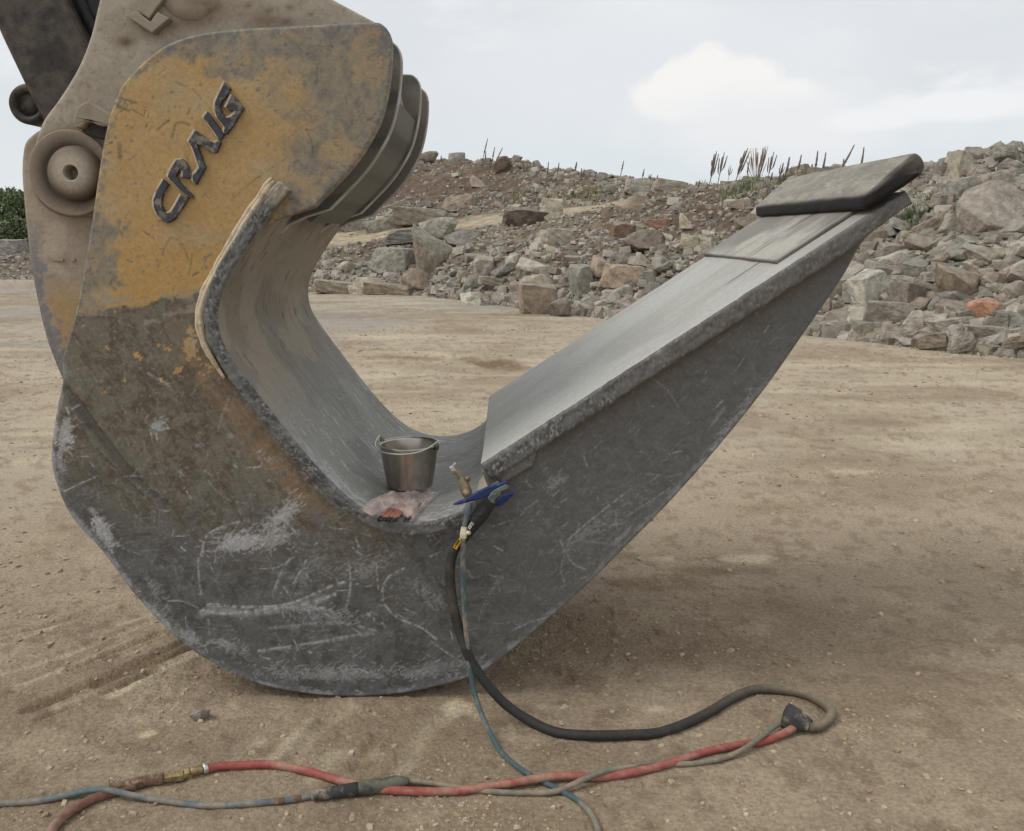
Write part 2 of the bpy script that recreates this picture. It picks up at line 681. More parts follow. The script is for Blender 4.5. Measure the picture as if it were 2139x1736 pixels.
# big scratches read off the photograph
for pts, wd, am in [
    ([(415, 1288), (440, 1276), (520, 1281), (600, 1270), (680, 1248)], 5.5, .42),
    ([(415, 1285), (425, 1275), (470, 1282), (560, 1272), (640, 1262), (700, 1240)], 2.4, .75),
    ([(430, 1272), (440, 1262), (500, 1268), (600, 1262), (690, 1225), (720, 1215)], 2.0, .7),
    ([(845, 1187), (812, 1205), (798, 1235), (803, 1262), (830, 1290), (880, 1312), (910, 1335)], 1.6, .62),
    ([(730, 1180), (732, 1225), (722, 1275)], 1.5, .55),
    ([(785, 1165), (790, 1230)], 1.3, .45),
    ([(420, 1160), (432, 1120), (470, 1098), (520, 1085)], 1.8, .6),
    ([(414, 1165), (415, 1205), (420, 1240)], 1.5, .5),
    ([(540, 1360), (640, 1345), (780, 1320)], 2.0, .55),
    ([(560, 1312), (700, 1300), (790, 1318)], 1.6, .4),
    ([(620, 1150), (590, 1190), (572, 1235)], 1.6, .5),
    ([(640, 1170), (610, 1225)], 1.6, .5),
    ([(1170, 1130), (1195, 1175), (1225, 1190)], 1.2, .4),
    ([(900, 1340), (960, 1380), (1000, 1390)], 1.4, .4),
    ([(1185, 1130), (1230, 1090), (1300, 1035)], 1.3, .45),
    ([(1250, 1115), (1330, 1065), (1400, 1020)], 1.0, .35),
    ([(1180, 1155), (1172, 1190), (1180, 1220)], 1.2, .35),
    ([(1040, 1210), (1010, 1265), (1000, 1300)], 1.0, .3),
    ([(1420, 1185 - 60), (1330, 1200 - 60), (1210, 1190 - 60)], 1.1, .25),
    ([(500, 800), (470, 850), (455, 900)], 1.0, .3),
    ([(430, 1000), (470, 1040), (520, 1052)], 1.0, .4),
    ([(310, 780), (345, 800), (360, 815)], 2.0, .35),
]:
    splat(R_light, pts, wd * 1.5, am * .95, 0.47, int(pts[0][0]))
    splat(R_light, [(a + 3, b + 4) for a, b in pts], wd * .6, am * .6, 0.5, int(pts[0][1]))
for pts, wd, am in [
    ([(150, 832), (200, 905), (250, 965), (300, 1015), (345, 1050)], 8, .6),
    ([(160, 826), (215, 905), (270, 975), (320, 1030)], 3, 1),
    ([(205, 935), (255, 990), (300, 1035)], 2, .9),
    ([(300, 395), (318, 372)], 0.1, 0),
    ([(328, 272), (352, 252)], 2.6, .9),
    ([(360, 290), (366, 262), (380, 256), (395, 262)], 3.0, .7),
    ([(392, 238), (398, 222)], 2, .7),
    ([(248, 205), (285, 215)], 3, .8), ([(247, 222), (270, 232)], 4, .8), ([(275, 228), (300, 243)], 2, .8),
    ([(365, 170), (385, 180)], 3, .4),
    ([(250, 300), (252, 330)], 6, .6),
    ([(330, 560), (355, 500), (380, 510), (395, 545)], 2.5, .45), ([(395, 575), (402, 530)], 2.5, .5),
    ([(295, 480), (325, 500)], 2, .7),
    ([(320, 640), (350, 700), (375, 760)], 1.2, .4),
    ([(480, 420), (540, 370), (600, 330)], 1.2, .6), ([(590, 300), (640, 260), (690, 240)], 1.1, .45),
    ([(790, 230), (830, 262)], 0.1, 0), ([(640, 270), (652, 300), (655, 330)], 1.8, .8), ([(620, 215), (650, 245)], 2.0, .75),
    ([(470, 500), (475, 560)], 5, .35), ([(460, 690), (472, 750)], 2, .6),
    ([(120, 905), (160, 935), (200, 930)], 1.5, .5),
    ([(210, 1145), (260, 1120), (330, 1118)], 1.6, .7),
    ([(470, 820), (540, 850), (600, 880)], 1.2, .6), ([(480, 930), (560, 955)], 1.4, .5),
]:
    if am:
        splat(R_dark, pts, wd, am, 0.3, int(pts[0][1]))
for k in range(2):
    splat(R_dark, [(170 + 7 * k, 845 + 9 * k), (230 + 8 * k, 935), (300 + 10 * k, 1010)], 1.3, .8, 0.35, k)
# light rubbed patches
for a in [(590, 1075, 60, 22, -0.75, .85), (500, 1135, 95, 30, -0.15, .95), (560, 1130, 50, 28, 0, .6), (140, 905, 24, 62, 0.2, .95), (128, 960, 12, 40, 0, .7),
          (215, 1110, 28, 62, -0.5, .95), (395, 1330, 50, 16, 0.6, .6), (330, 1285, 60, 12, 0.8, .5), (470, 1345, 50, 14, 0.3, .5), (330, 890, 26, 18, 0.5, .8),
          (480, 910, 20, 12, 0.2, .4), (640, 1272, 80, 10, 0, .5), (600, 1310, 60, 8, 0, .3), (195, 1068, 12, 24, -.4, .6), (420, 930, 22, 12, 0, .35),
          (1180, 1000, 24, 10, -.5, .25), (1500, 870, 60, 8, -.95, .3), (1300, 1120, 60, 10, -0.8, .3), (700, 1410, 200, 16, 0, .38), (900, 1400, 120, 18, -.15, .3)]:
    blob2(R_light, a[0], a[1], a[2] * .8, a[3] * .8, a[4], a[5] * .6, sc=3.2, seed=int(a[0]))
for (x, y, rx, ry, an, am) in [(590, 1075, 70, 26, -0.75, .8), (585, 1080, 40, 12, -0.75, .9), (500, 1132, 95, 32, -0.12, .8), (510, 1130, 60, 18, 0, 1), (575, 1120, 50, 30, 0, .7), (140, 905, 22, 58, 0.2, .9), (126, 960, 10, 40, 0, .7), (215, 1110, 16, 50, -0.5, 1), (212, 1108, 18, 54, -0.5, 1), (395, 1330, 60, 18, 0.6, .6), (330, 1285, 60, 12, 0.8, .5),
                               (470, 1350, 60, 16, 0.3, .5), (330, 890, 26, 22, 0.5, .8), (640, 1272, 90, 12, 0, .6), (700, 1290, 110, 16, 0, .45), (640, 1190, 60, 24, -.9, .3), (760, 1180, 70, 24, -.3, .4), (700, 1405, 200, 22, 0, .5), (920, 1395, 120, 22, -.15, .4),
                               (900, 1250, 70, 18, .6, .35), (1240, 1100, 120, 14, -.7, .3), (1520, 890, 90, 12, -.95, .35), (1150, 1010, 34, 14, -.6, .4), (560, 960, 30, 14, .3, .45), (320, 1230, 60, 10, .9, .4)]:
    rk = random.Random(int(x * 7 + y))
    for k in range(int(rx * ry * .085)):
        u_, v_ = rk.gauss(0, .42), rk.gauss(0, .42)
        px_ = x + u_ * rx * math.cos(an) - v_ * ry * math.sin(an)
        py_ = y + u_ * rx * math.sin(an) + v_ * ry * math.cos(an)
        a2 = rk.choice([-.55, -.15, .9, -.9]) + rk.gauss(0, .25)
        l2 = rk.uniform(3, 15)
        splat(R_light, [(px_, py_), (px_ + l2 * math.cos(a2), py_ + l2 * math.sin(a2))], rk.choice([.9, 1.2, 1.7]), am * rk.uniform(.3, 1), .3, k)
for k in range(150):
    x0, y0 = rr_s.uniform(215, 800), rr_s.uniform(80, 640)
    a0 = rr_s.choice([-.7, -.5, .5, 1.2]) + rr_s.gauss(0, .3)
    l0 = rr_s.uniform(3, 16) * (1 if rr_s.random() < .85 else 2.5)
    splat(R_dark, [(x0, y0), (x0 + l0 * .5 * math.cos(a0), y0 + l0 * .5 * math.sin(a0) + rr_s.uniform(-1, 1)), (x0 + l0 * math.cos(a0), y0 + l0 * math.sin(a0))], rr_s.choice([.9, 1.2, 2.0]), rr_s.uniform(.3, .8), .35, k)
# hundreds of fine scratches; density follows the worn lower half
rr = random.Random(5)
for i in range(5600):
    x = rr.uniform(110, 1850)
    y = rr.uniform(640, 1450)
    ang = (rr.gauss(-0.22, 0.3) if rr.random() < 0.5 else rr.gauss(.85, .35)) if rr.random() < 0.8 else rr.uniform(0, 3.14)
    if x > 1050:
        ang = rr.gauss(-0.72, 0.25) if rr.random() < .75 else rr.gauss(.6, .5)
    ln = rr.uniform(4, 30) * (1 if rr.random() < .88 else 3.5)
    am = (rr.uniform(.08, .5) ** 1.8 if rr.random() < .88 else rr.uniform(.35, .8)) * (0.45 if y < 950 and x < 700 else 1) * (0.62 if x > 1050 else 1)
    c = rr.uniform(-.004, .004)
    pts = [(x, y), (x + ln / 2 * math.cos(ang), y + ln / 2 * math.sin(ang)), (x + ln * math.cos(ang + c * ln), y + ln * math.sin(ang + c * ln))]
    splat(R_light if rr.random() < .8 else R_dark, pts, rr.choice([0.8, 1.0, 1.6]), am, 0.42, i)


def plate_paint(x, y, d):
    """colour of the near side plate at view coordinates x, y (plate plane); d = metres to the plate's rim"""
    n1 = fbm(x / 90, y / 90, 1, 4)
    n2 = fbm(x / 22, y / 22, 2, 5, .6)
    n3 = fbm(x / 7, y / 7, 3, 4, .65)
    n4 = fbm(x / 45 + 5, y / 16, 4, 5, .6)
    n5 = fbm((x + y) / 30, (y - x) / 6, 8, 5, .62)
    n6 = fbm((x - y * .6) / 5, (y + x * .3) / 36, 12, 4, .6)
    n7 = fbm(x / 3.2, y / 3.2, 77, 2, .7)
    sh = x.shape
    grey = np.broadcast_to(lin(92, 92, 90), sh + (3,)).copy()
    # lower grey steel: mottled, brownish on the upper part
    grey = mixc(grey, lin(78, 76, 73), sst(n2, .46, .66))
    grey = mixc(grey, lin(104, 104, 101), sst(n4, .54, .72) * .6)
    web = sst(x, 950, 1100)
    grey = mixc(grey, lin(99, 98, 95), web * .6)
    lipd = (y - (960 - (x - 1050) * .64))
    grey = mixc(grey, lin(92, 80, 66), web * (1 - sst(lipd, 15, 75)) * .7)  # brown shade under the overhanging blade lip, painted into the plate
    brown = np.broadcast_to(lin(110, 103, 90), sh + (3,)).copy()
    brown = mixc(brown, lin(86, 74, 60), sst(fbm(x / 30, y / 30, 21, 5, .6), .48, .60) * .8)
    brown = mixc(brown, lin(112, 108, 96), sst(n5, .50, .66) * .75)
    brown = mixc(brown, lin(66, 60, 52), sst(n6, .56, .68) * .35)
    brown = mixc(brown, lin(140, 132, 112), sst(n3, .63, .74) * .5 + sst(n7, .75, .92) * .35)
    bm = sst(1090 + 90 * (n1 - .5) * 2 + 0.25 * (x - 300) - y + 130 * (n2 - .5), -80, 170)
    c = mixc(grey, brown, bm * (1 - sst(x, 780, 900)))
    # rusty orange-brown band along the inner rim
    ix = np.interp(y, [640, 740, 880, 1000, 1060, 1110], [408, 440, 545, 640, 700, 790])
    band = np.exp(-((x - ix + 30 + 8) / 30.0) ** 2) * sst(y, 650, 740) * (1 - sst(y, 1000, 1110))
    c = mixc(c, lin(142, 112, 80), np.clip(band * (0.6 + (n2 - .5) * 2.2), 0, .55))
    # yellow paint
    yel = np.broadcast_to(lin(176, 144, 92), sh + (3,)).copy()
    yel = mixc(yel, lin(176, 138, 76), sst(440 - y + 60 * (n1 - .5), -120, 60) * 0 + sst(y, 380, 560) * .8)
    yel = mixc(yel, lin(166, 148, 116), sst(fbm(x / 70, y / 70, 9, 4), .48, .72) * .55)
    yel = mixc(yel, lin(168, 134, 86), sst(n2, .55, .7) * .3)
    yel = mixc(yel, lin(160, 146, 122), .14)
    line = 652 - 0.19 * (x - 200) + 12 * (n2 - .5) * 2 + 14 * (n1 - .5)
    ymask = sst(line - y, -3, 4)
    # paint flakes that survive below the line
    fl = sst(fbm(x / 22, y / 20, 13, 5, .68) + .34 * np.exp(-((x - 400) / 20) ** 2 - ((y - 712) / 42) ** 2) + .24 * np.exp(-((x - 305) / 24) ** 2 - ((y - 747) / 14) ** 2)
             + .22 * np.exp(-((x - 165) / 26) ** 2 - ((y - 672) / 18) ** 2) + .18 * np.exp(-((x - 375) / 40) ** 2 - ((y - 775) / 16) ** 2), .73, .76)
    ymask = np.maximum(ymask, fl * (y > 600) * (x < 640) * (1 - sst(y, 780, 860)))
    c = mixc(c, yel, ymask)
    # dusty taupe: left edge, top, and all of the right half of the ear
    taupe = np.broadcast_to(lin(136, 128, 112), sh + (3,)).copy()
    taupe = mixc(taupe, lin(116, 112, 102), sst(n2, .40, .68) * .75)
    taupe = mixc(taupe, lin(156, 136, 104), sst(fbm(x / 34, y / 34, 15, 4), .52, .64) * .5)
    taupe = mixc(taupe, lin(84, 84, 88), sst(n3 * .5 + n2 * .5, .57, .64) * .3)
    edge_l = np.interp(y, [100, 240, 330, 500, 640, 745], [300, 228, 210, 185, 160, 133])
    right = sst(x - (575 - 0.15 * (y - 200)) + 80 * (n1 - .5) * 2 + 50 * (n2 - .5), -50, 70) * (1 - sst(y, 480, 520))
    topm = sst(120 - y + 30 * (n2 - .5) * 2 + np.clip((430 - x), 0, 999) * .0 + sst(x, 420, 520) * 10, -8, 10)
    lowl = sst(70 - (x - edge_l) + 70 * (n2 - .5) * 2 - 40 * (1 - sst(y, 420, 520)) - 60 * (1 - sst(y, 380, 440)), -12, 20) * (y < 660)
    spl = np.exp(-((x - 500) / 70) ** 2 - ((y - 135) / 40) ** 2)
    m = np.clip(np.maximum.reduce([right * (.94 - .30 * sst(fbm(x / 50, y / 40, 33, 4), .55, .66)), topm * .95, lowl * .9, sst(spl + (n2 - .5), .3, .6) * .9]), 0, 1)
    c = mixc(c, taupe, m * (y < 700))
    # scattered blue-grey chips on the paint
    zone = np.clip(np.exp(-((x - 500) / 60) ** 2 - ((y - 150) / 60) ** 2) + .8 * np.exp(-((x - 262) / 26) ** 2 - ((y - 225) / 36) ** 2) + .8 * np.exp(-((x - 250) / 24) ** 2 - ((y - 310) / 50) ** 2)
                   + .7 * np.exp(-((x - 370) / 120) ** 2 - ((y - 545) / 40) ** 2) + .5 * sst(x, 560, 640) + .5 * (1 - sst(y, 90, 130)), 0, 1)
    chip = sst(fbm(x / 11, y / 8, 17, 4, .6) + .10 * zone, .74, .77) * .8
    chip = np.maximum(chip, sst(vn(x / 4.5, y / 4, 18), .965, .99) * .7)
    c = mixc(c, lin(104, 103, 104), chip * (y < 640) * .85)
    c = mixc(c, lin(124, 90, 54), (y < 660) * sst(vn(x / 4 + 9, y / 4, 44), .965, .995) * .8)
    # dusty smear just above the wear line
    sm = sst(np.exp(-((y - (line - 10)) / 26) ** 2) + (n4 - .5) * 1.6, .72, 1.0) * ((x > 150) & (x < 440))
    c = mixc(c, lin(150, 140, 122), sm * .65)
    sm2 = sst(np.exp(-((y - (line + 35)) / 30) ** 2) + (n4 - .5) * 1.3, .85, 1.1) * ((x > 300) & (x < 415))
    c = mixc(c, lin(158, 146, 126), sm2 * .55)
    # worn bright rim
    rim = sst(.030 - d + .016 * (n3 - .5) * 2, 0, .02)
    c = mixc(c, lin(140, 142, 146), rim * sst(y, 700, 860) * (.2 + .9 * sst(n2, .42, .62)) * (1 - .5 * sst(x, 1000, 1200)))
    c = mixc(c, lin(96, 98, 104), rim * (1 - sst(y, 640, 700)) * .6 * sst(n3, .4, .6))
    low = sst(y, 640, 760) * (.5 + .5 * sst(y, 900, 1080))
    for k_, (ax, ay, sc_, ln_, am_) in enumerate([(.95, .3, 4.5, 50, .34), (.7, -.7, 5, 60, .34), (.2, .98, 5, 44, .22), (1, -.12, 3.6, 70, .34), (.85, -.52, 4, 34, .3)]):
        u_ = (x * ax + y * ay) / ln_
        v_ = (-x * ay + y * ax) / sc_
        rg_ = 1 - np.abs(2 * fbm(u_ + .7 * fbm(x / 40, y / 40, 90 + k_, 2), v_, 140 + k_, 3, .55) - 1)
        on = sst(fbm(x / 55, y / 38, 150 + k_, 3), .45, .6)
        c = mixc(c, lin(150, 150, 152), sst(rg_, .95, .995) * on * low * am_ * .7 * (.7 + .3 * n3))
    Ld = samp(R_dark, x, y)
    Ll = samp(R_light, x, y)
    c = mixc(c, lin(60, 58, 58), np.clip(Ld * (.75 + .6 * (n3 - .5)), 0, .9))
    c = mixc(c, lin(204, 204, 206), np.clip(Ll * (.85 + .7 * (n7 - .5)), 0, .92))
    c = c * (0.92 + 0.16 * n7)[..., None]
    return c, Ld, Ll, n2, n3


# ------------------------------------------------------------------ the giant steel attachment
D0 = 2.865            # near side plate
DL = 2.82             # near edge of the wrapped inner plate
DF = 4.12             # far side
outer_segs = [
    [(300, 128), (350, 92), (420, 70), (520, 59), (640, 53), (770, 46), (800, 52), (815, 74), (818, 110), (812, 180), (795, 250), (765, 308), (735, 350), (700, 388), (655, 434)],
    [(655, 434), (600, 452), (560, 470), (500, 530), (440, 640), (455, 730), (520, 820), (600, 925), (690, 1030), (780, 1088), (870, 1106), (950, 1090), (1015, 1030), (1060, 962)],
    [(1060, 962), (1250, 842), (1870, 438)],
    [(1870, 438), (1845, 462), (1800, 510), (1760, 580), (1690, 682), (1600, 810), (1500, 935), (1400, 1048), (1300, 1150), (1220, 1228), (1110, 1325), (1020, 1396), (960, 1422), (850, 1448), (740, 1456), (640, 1450), (540, 1430), (450, 1390), (370, 1335), (280, 1242), (215, 1155), (150, 1082), (118, 1015), (106, 955), (116, 865), (129, 800), (129, 750)],
    [(129, 750), (160, 640), (185, 500), (210, 330), (228, 240)],
    [(228, 240), (255, 178), (300, 128)],
]
ctr = np.vstack([catmull(s, 9)[:-1] for s in outer_segs])
poly_near = xz(ctr, D0)

bx, by_, bz = P(740, 1455, D0)
tool = thing('steel_ripper_bucket', 'giant hook-shaped steel bucket, worn yellow above and scratched grey below, resting on the dirt', 'excavator bucket', (bx, (D0 + DF) / 2, 0.0))

V, Q, T, nf, dist = plate_grid(poly_near, D0, D0 + .04, 0.0034)
vx, vy = toV(V[:, 0], np.full(len(V), D0), V[:, 2])
dall = np.zeros(len(V))
dall[:nf] = dist
c, Ld, Ll, n2, n3 = plate_paint(vx, vy, dall)
lowm = sst(vy, 600, 760)
disp = (fbm(vx / 180, vy / 180, 61, 3) - .5) * .012 + (n2 - .5) * .0035 * lowm + (n3 - .5) * .0015 * lowm
gro = np.zeros(len(V))
gp = catmull([(140, 815), (200, 900), (255, 965), (315, 1028)], 4)
for i in range(0, len(gp), 2):
    gro = np.maximum(gro, np.exp(-(((vx - gp[i, 0]) ** 2 + (vy - gp[i, 1]) ** 2) / 10.0 ** 2)) * (1 - i / len(gp)))
disp += gro * .014 - np.clip(Ll, 0, 1) * .0006 + Ld * .001
heel = sst((vy - 815) - 1.25 * (vx - 132), 0, 12) * sst(1050 - vy, 0, 120) * (vy > 780)
disp -= heel * .010
fr = np.arange(len(V)) < nf
V[fr, 1] += (disp * np.clip(dall / .02, 0, 1))[fr]
side = put('side_plate', V, Q, T, M_plate, tool, True, {'col': c}, 'near side plate, yellow above and scratched grey below')

# far side plate (mirror of the near one)
ctr2 = np.vstack([catmull(s, 30)[:-1] for s in outer_segs])
pf = xz(ctr2, D0)
V, Q, T = prism(pf, DF - .04, DF, .006)
vx, vy = toV(V[:, 0], np.full(len(V), D0), V[:, 2])
c, *_ = plate_paint(vx, vy, np.full(len(V), .1))
n = fbm(V[:, 0] * 20, V[:, 2] * 20, 3)
c = mixc(c, lin(112, 104, 94), 1 - sst(vy, 450, 600))
rimv = (V[:, 1] > DF - .0395) & (V[:, 1] < DF - .0005)
c[rimv] = mixc(c[rimv], lin(170, 166, 160), .4 + .5 * sst(n[rimv], .4, .6))
put('side_plate', V, Q, T, M_plate, tool, False, {'col': c})

# ear plates: upper part only, behind the near ear
ear_c = np.vstack([catmull(outer_segs[0], 12)[:-1], np.array([(655, 434), (600, 452), (560, 470), (500, 530), (430, 640), (300, 660), (240, 520), (250, 330), (270, 180)])])
EARG = lin(132, 124, 114)
for d in (3.12, 3.755):
    V, Q, T = prism(xz(ear_c, D0), d, d + .04, .006)
    n = fbm(V[:, 0] * 20, V[:, 2] * 20, 3)
    c = mixc(np.broadcast_to(lin(116, 110, 101), (len(V), 3)).copy(), lin(88, 85, 80), sst(n, .4, .6))
    rimv = (V[:, 1] > d + .0005) & (V[:, 1] < d + .0395)
    c[rimv] = mixc(c[rimv], lin(176, 172, 166), .5 + .5 * sst(n[rimv], .4, .6))
    put('ear_plate', V, Q, T, M_plate, tool, False, {'col': c})


def edge_strip(seg, inset, ya, yb, th=.02):
    """curved plate following a contour (in the D0 plane), inset inwards, spanning ya..yb"""
    p = catmull(seg, 10)
    q = np.array(xz(p, D0))
    t = np.gradient(q, axis=0)
    t /= np.linalg.norm(t, axis=1)[:, None]
    nn = np.stack([t[:, 1], -t[:, 0]], 1)
    a = q + nn * inset
    b = q + nn * (inset + th)
    n = len(q)
    V = np.vstack([np.c_[a[:, 0], np.full(n, ya), a[:, 1]], np.c_[a[:, 0], np.full(n, yb), a[:, 1]],
                   np.c_[b[:, 0], np.full(n, yb), b[:, 1]], np.c_[b[:, 0], np.full(n, ya), b[:, 1]]])
    i = np.arange(n - 1)
    Q = []
    for r in range(4):
        r2 = (r + 1) % 4
        Q.append(np.stack([r * n + i, r2 * n + i, r2 * n + i + 1, r * n + i + 1], 1))
    Q.append(np.array([[0, n, 2 * n, 3 * n], [n - 1, 4 * n - 1, 3 * n - 1, 2 * n - 1]]))
    return V, np.vstack(Q), None


ear_r = [(817, 130), (812, 180), (795, 250), (765, 308), (735, 350), (700, 388), (650, 438), (610, 470)]
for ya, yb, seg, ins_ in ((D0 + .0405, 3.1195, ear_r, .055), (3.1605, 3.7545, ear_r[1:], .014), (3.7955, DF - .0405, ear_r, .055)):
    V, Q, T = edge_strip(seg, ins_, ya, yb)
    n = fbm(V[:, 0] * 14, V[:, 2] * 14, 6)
    c = mixc(np.broadcast_to(lin(100, 95, 86), (len(V), 3)).copy(), lin(74, 70, 63), sst(n, .4, .65)) * (1 if ins_ < .03 else .6)  # deeper plates darkened: shade of the ear gaps put into the colour
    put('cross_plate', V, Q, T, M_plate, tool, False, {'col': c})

# outer skin that wraps the heel and the underside between the side plates
V, Q, T = edge_strip([(x, y) for x, y in outer_segs[3]], .012, D0 + .0405, DF - .0405, .03)
c = mixc(np.broadcast_to(lin(92, 88, 84), (len(V), 3)).copy(), lin(112, 108, 102), fbm(V[:, 0] * 9, V[:, 2] * 9, 3))
put('outer_skin', V, Q, T, M_plate, tool, False, {'col': c})
V, Q, T = edge_strip(list(reversed([(245, 330), (215, 520), (185, 650), (160, 750), (150, 800)]))[::-1], .0, D0 + .0405, DF - .0405, .03)
put('back_skin', V, Q, T, M_plate, tool, False, {'col': np.broadcast_to(lin(120, 112, 100), (len(V), 3))})

# inner plate, one wrapped sheet: profile x width
inner_pts = [(602, 398), (575, 430), (540, 478), (500, 538), (470, 592), (455, 635), (453, 675), (462, 715), (485, 755), (520, 803), (555, 848), (600, 905), (650, 965), (700, 1018), (745, 1056), (790, 1080),
             (840, 1092), (890, 1092), (940, 1080), (980, 1058), (1010, 1030), (1040, 1004)]
PB, Sb = resample(np.array(xz(catmull(inner_pts, 5), DL)), .0042)
tB = np.gradient(PB, axis=0)
tB /= np.linalg.norm(tB, axis=1)[:, None]
nB = np.stack([tB[:, 1], -tB[:, 0]], 1)          # towards the steel side
if nB[len(nB) // 3] @ np.array([-1, -.5]) < 0:
    nB = -nB


def wrap_plate(PB, nB, S, y_near, y_far, th, dy, paint, name, parent, jag=.004, seed=0, label=None, tip=0):
    ya = [(.98, .0), (1, .1), (1, .2), (1, .3), (1, .4), (1, .5), (1, .6), (1, .7), (1, .8), (1, .9), (.985, 1.0)]
    rows = [(y_near + .09, th)] + [(y_near + (1 - a) * .3, b * th) for a, b in reversed(ya)]
    ys = np.arange(y_near + .013, y_far, dy)
    nedge = len(rows)
    rows += [(y, 0.0) for y in ys] + [(y_far, .0), (y_far, th)]
    R = np.array(rows)
    n, k = len(PB), len(R)
    off = np.broadcast_to(R[None, :, 1], (n, k)).copy()
    if tip:
        off = off * (1 - .3 * sst(S, S[-1] - tip, S[-1]))[:, None]
    Y = np.broadcast_to(R[None, :, 0], (n, k)).copy()
    sg = np.broadcast_to(S[:, None], (n, k))
    kk = np.broadcast_to(np.arange(k)[None, :], (n, k))
    e = (kk > 0) & (kk <= nedge)
    Y = Y + e * (fbm(sg * 60, off * 120, seed + 5, 4) - .5) * jag * 2.2
    off = off + e * (fbm(sg * 40, kk * .7, seed + 6, 3) - .5) * jag * 2.0 + (kk > nedge) * (fbm(sg * 2.0, Y * 2.0, seed + 7, 3) - .5) * .010 * np.clip((Y - y_near) / .1, 0, 1)
    X = PB[:, 0][:, None] + nB[:, 0][:, None] * off
    Z = PB[:, 1][:, None] + nB[:, 1][:, None] * off
    V = np.stack([X, Y, Z], -1).reshape(-1, 3)
    c = paint(sg, Y, off, (kk <= nedge))
    idx = np.arange(n * k).reshape(n, k)
    a, b = idx[:-1, :-1], idx[1:, :-1]
    c1, d1 = idx[1:, 1:], idx[:-1, 1:]
    Q = np.stack([a, b, c1, d1], -1).reshape(-1, 4)
    close = np.stack([idx[:-1, -1], idx[1:, -1], idx[1:, 0], idx[:-1, 0]], -1)
    Q = np.vstack([Q, close])
    # end caps as fans
    T = []
    cap = []
    base = len(V)
    for s_ in (0, n - 1):
        ctr_ = V.reshape(n, k, 3)[s_].mean(0)
        ctr_ = (np.array(P(0, 0, 1)) * 0) + ctr_
        loc = V.reshape(n, k, 3)[s_]
        cen = np.array([PB[s_, 0] + nB[s_, 0] * th / 2, (y_near + y_far) / 2, PB[s_, 1] + nB[s_, 1] * th / 2])
        cap.append(cen)
        ci = base + len(cap) - 1
        for j in range(k):
            T.append((ci, idx[s_, j], idx[s_, (j + 1) % k]))
    V = np.vstack([V, np.array(cap)])
    cc = np.vstack([c.reshape(-1, 3), c.reshape(-1, 3)[:2]])
    return put(name, V, Q, np.array(T), M_inner, parent, True, {'col': cc}, label)


def streaks(s, y, seed, fine=1.0):
    return fbm(s * 5 * fine, y * 90 * fine, seed, 4, .6)


def edge_paint(sg, Y, off, seed):
    n = fbm(sg * 60, off * 60, seed, 5, .68)
    n2 = fbm(sg * 14, off * 30, seed + 2, 4, .6)
    n3 = fbm(sg * 110 + off * 90, off * 110 - sg * 60, seed + 3, 3, .6)
    rg_ = 1 - np.abs(2 * fbm(sg * 26 - off * 20, off * 60 + sg * 30, seed + 4, 3, .6) - 1)
    c = np.broadcast_to(lin(104, 104, 103), n.shape + (3,)).copy()
    c = mixc(c, lin(76, 75, 74), sst(n2, .40, .62) * .9)
    c = mixc(c, lin(126, 122, 112), sst(n, .5, .64) * .4)
    c = mixc(c, lin(156, 156, 154), sst(n3, .60, .72) * .32)
    c = mixc(c, lin(180, 180, 180), sst(rg_, .93, .99) * .5 * sst(n2, .35, .6))
    return c


def inner_paint(sg, Y, off, e):
    st = streaks(sg, Y, 41)
    st2 = streaks(sg, Y + .3 * sg, 42, 1.6)
    m = fbm(sg * 6, Y * 6, 43, 4)
    fine = fbm(sg * 60, Y * 60, 44, 3)
    c = np.broadcast_to(lin(142, 132, 116), sg.shape + (3,)).copy()
    c = mixc(c, lin(120, 112, 100), sst(m, .42, .62) * .8)
    g = np.broadcast_to(lin(136, 135, 129), sg.shape + (3,)).copy()
    g = mixc(g, lin(116, 115, 109), sst(m, .42, .6) * .7)
    g = mixc(g, lin(160, 158, 156), sst(st, .55, .75) * .3)
    c = mixc(c, g, sst(sg + (m - .5) * .3, .62, .95))
    c = mixc(c, lin(156, 146, 134), sst(st, .58, .72) * .15)
    c = mixc(c, lin(72, 64, 58), sst(fbm(sg * 11, Y * 60, 45, 4, .5), .70, .75) * .7 * (1 - sst(sg, .6, .9)))
    c = mixc(c, lin(196, 197, 200), sst(fbm(sg * 16, Y * 90 + 34 * sg, 46, 4, .55), .66, .73) * .5 * sst(sg, .75, 1.0))
    # rubbed pale strip along the lower near edge, and a beige dust puddle
    edge = sst(.16 - (Y - DL) + .10 * (m - .5), 0, .1) * sst(sg, .8, 1.1)
    c = mixc(c, lin(170, 170, 170), edge * (.25 + .7 * sst(fine, .45, .6)) * .8)
    r = np.hypot((sg - 1.735) / .075, (Y - 2.98) / .12) + (m - .5) * .5 + (fine - .5) * .3
    c = mixc(c, lin(190, 180, 160), (1 - sst(r, .8, 1.05)) * .95)
    e2 = edge_paint(sg, Y, off, 50)
    up = 1 - sst(sg, .03, .09)
    e2 = mixc(e2, lin(180, 168, 148), up * .6)
    k = e[..., None]
    return np.where(k, e2, c)


inner = wrap_plate(PB, nB, Sb, DL, DF, .042, .0085, inner_paint, 'inner_plate', tool, label='curved inner plate, dusty above and scoured grey in the trough')

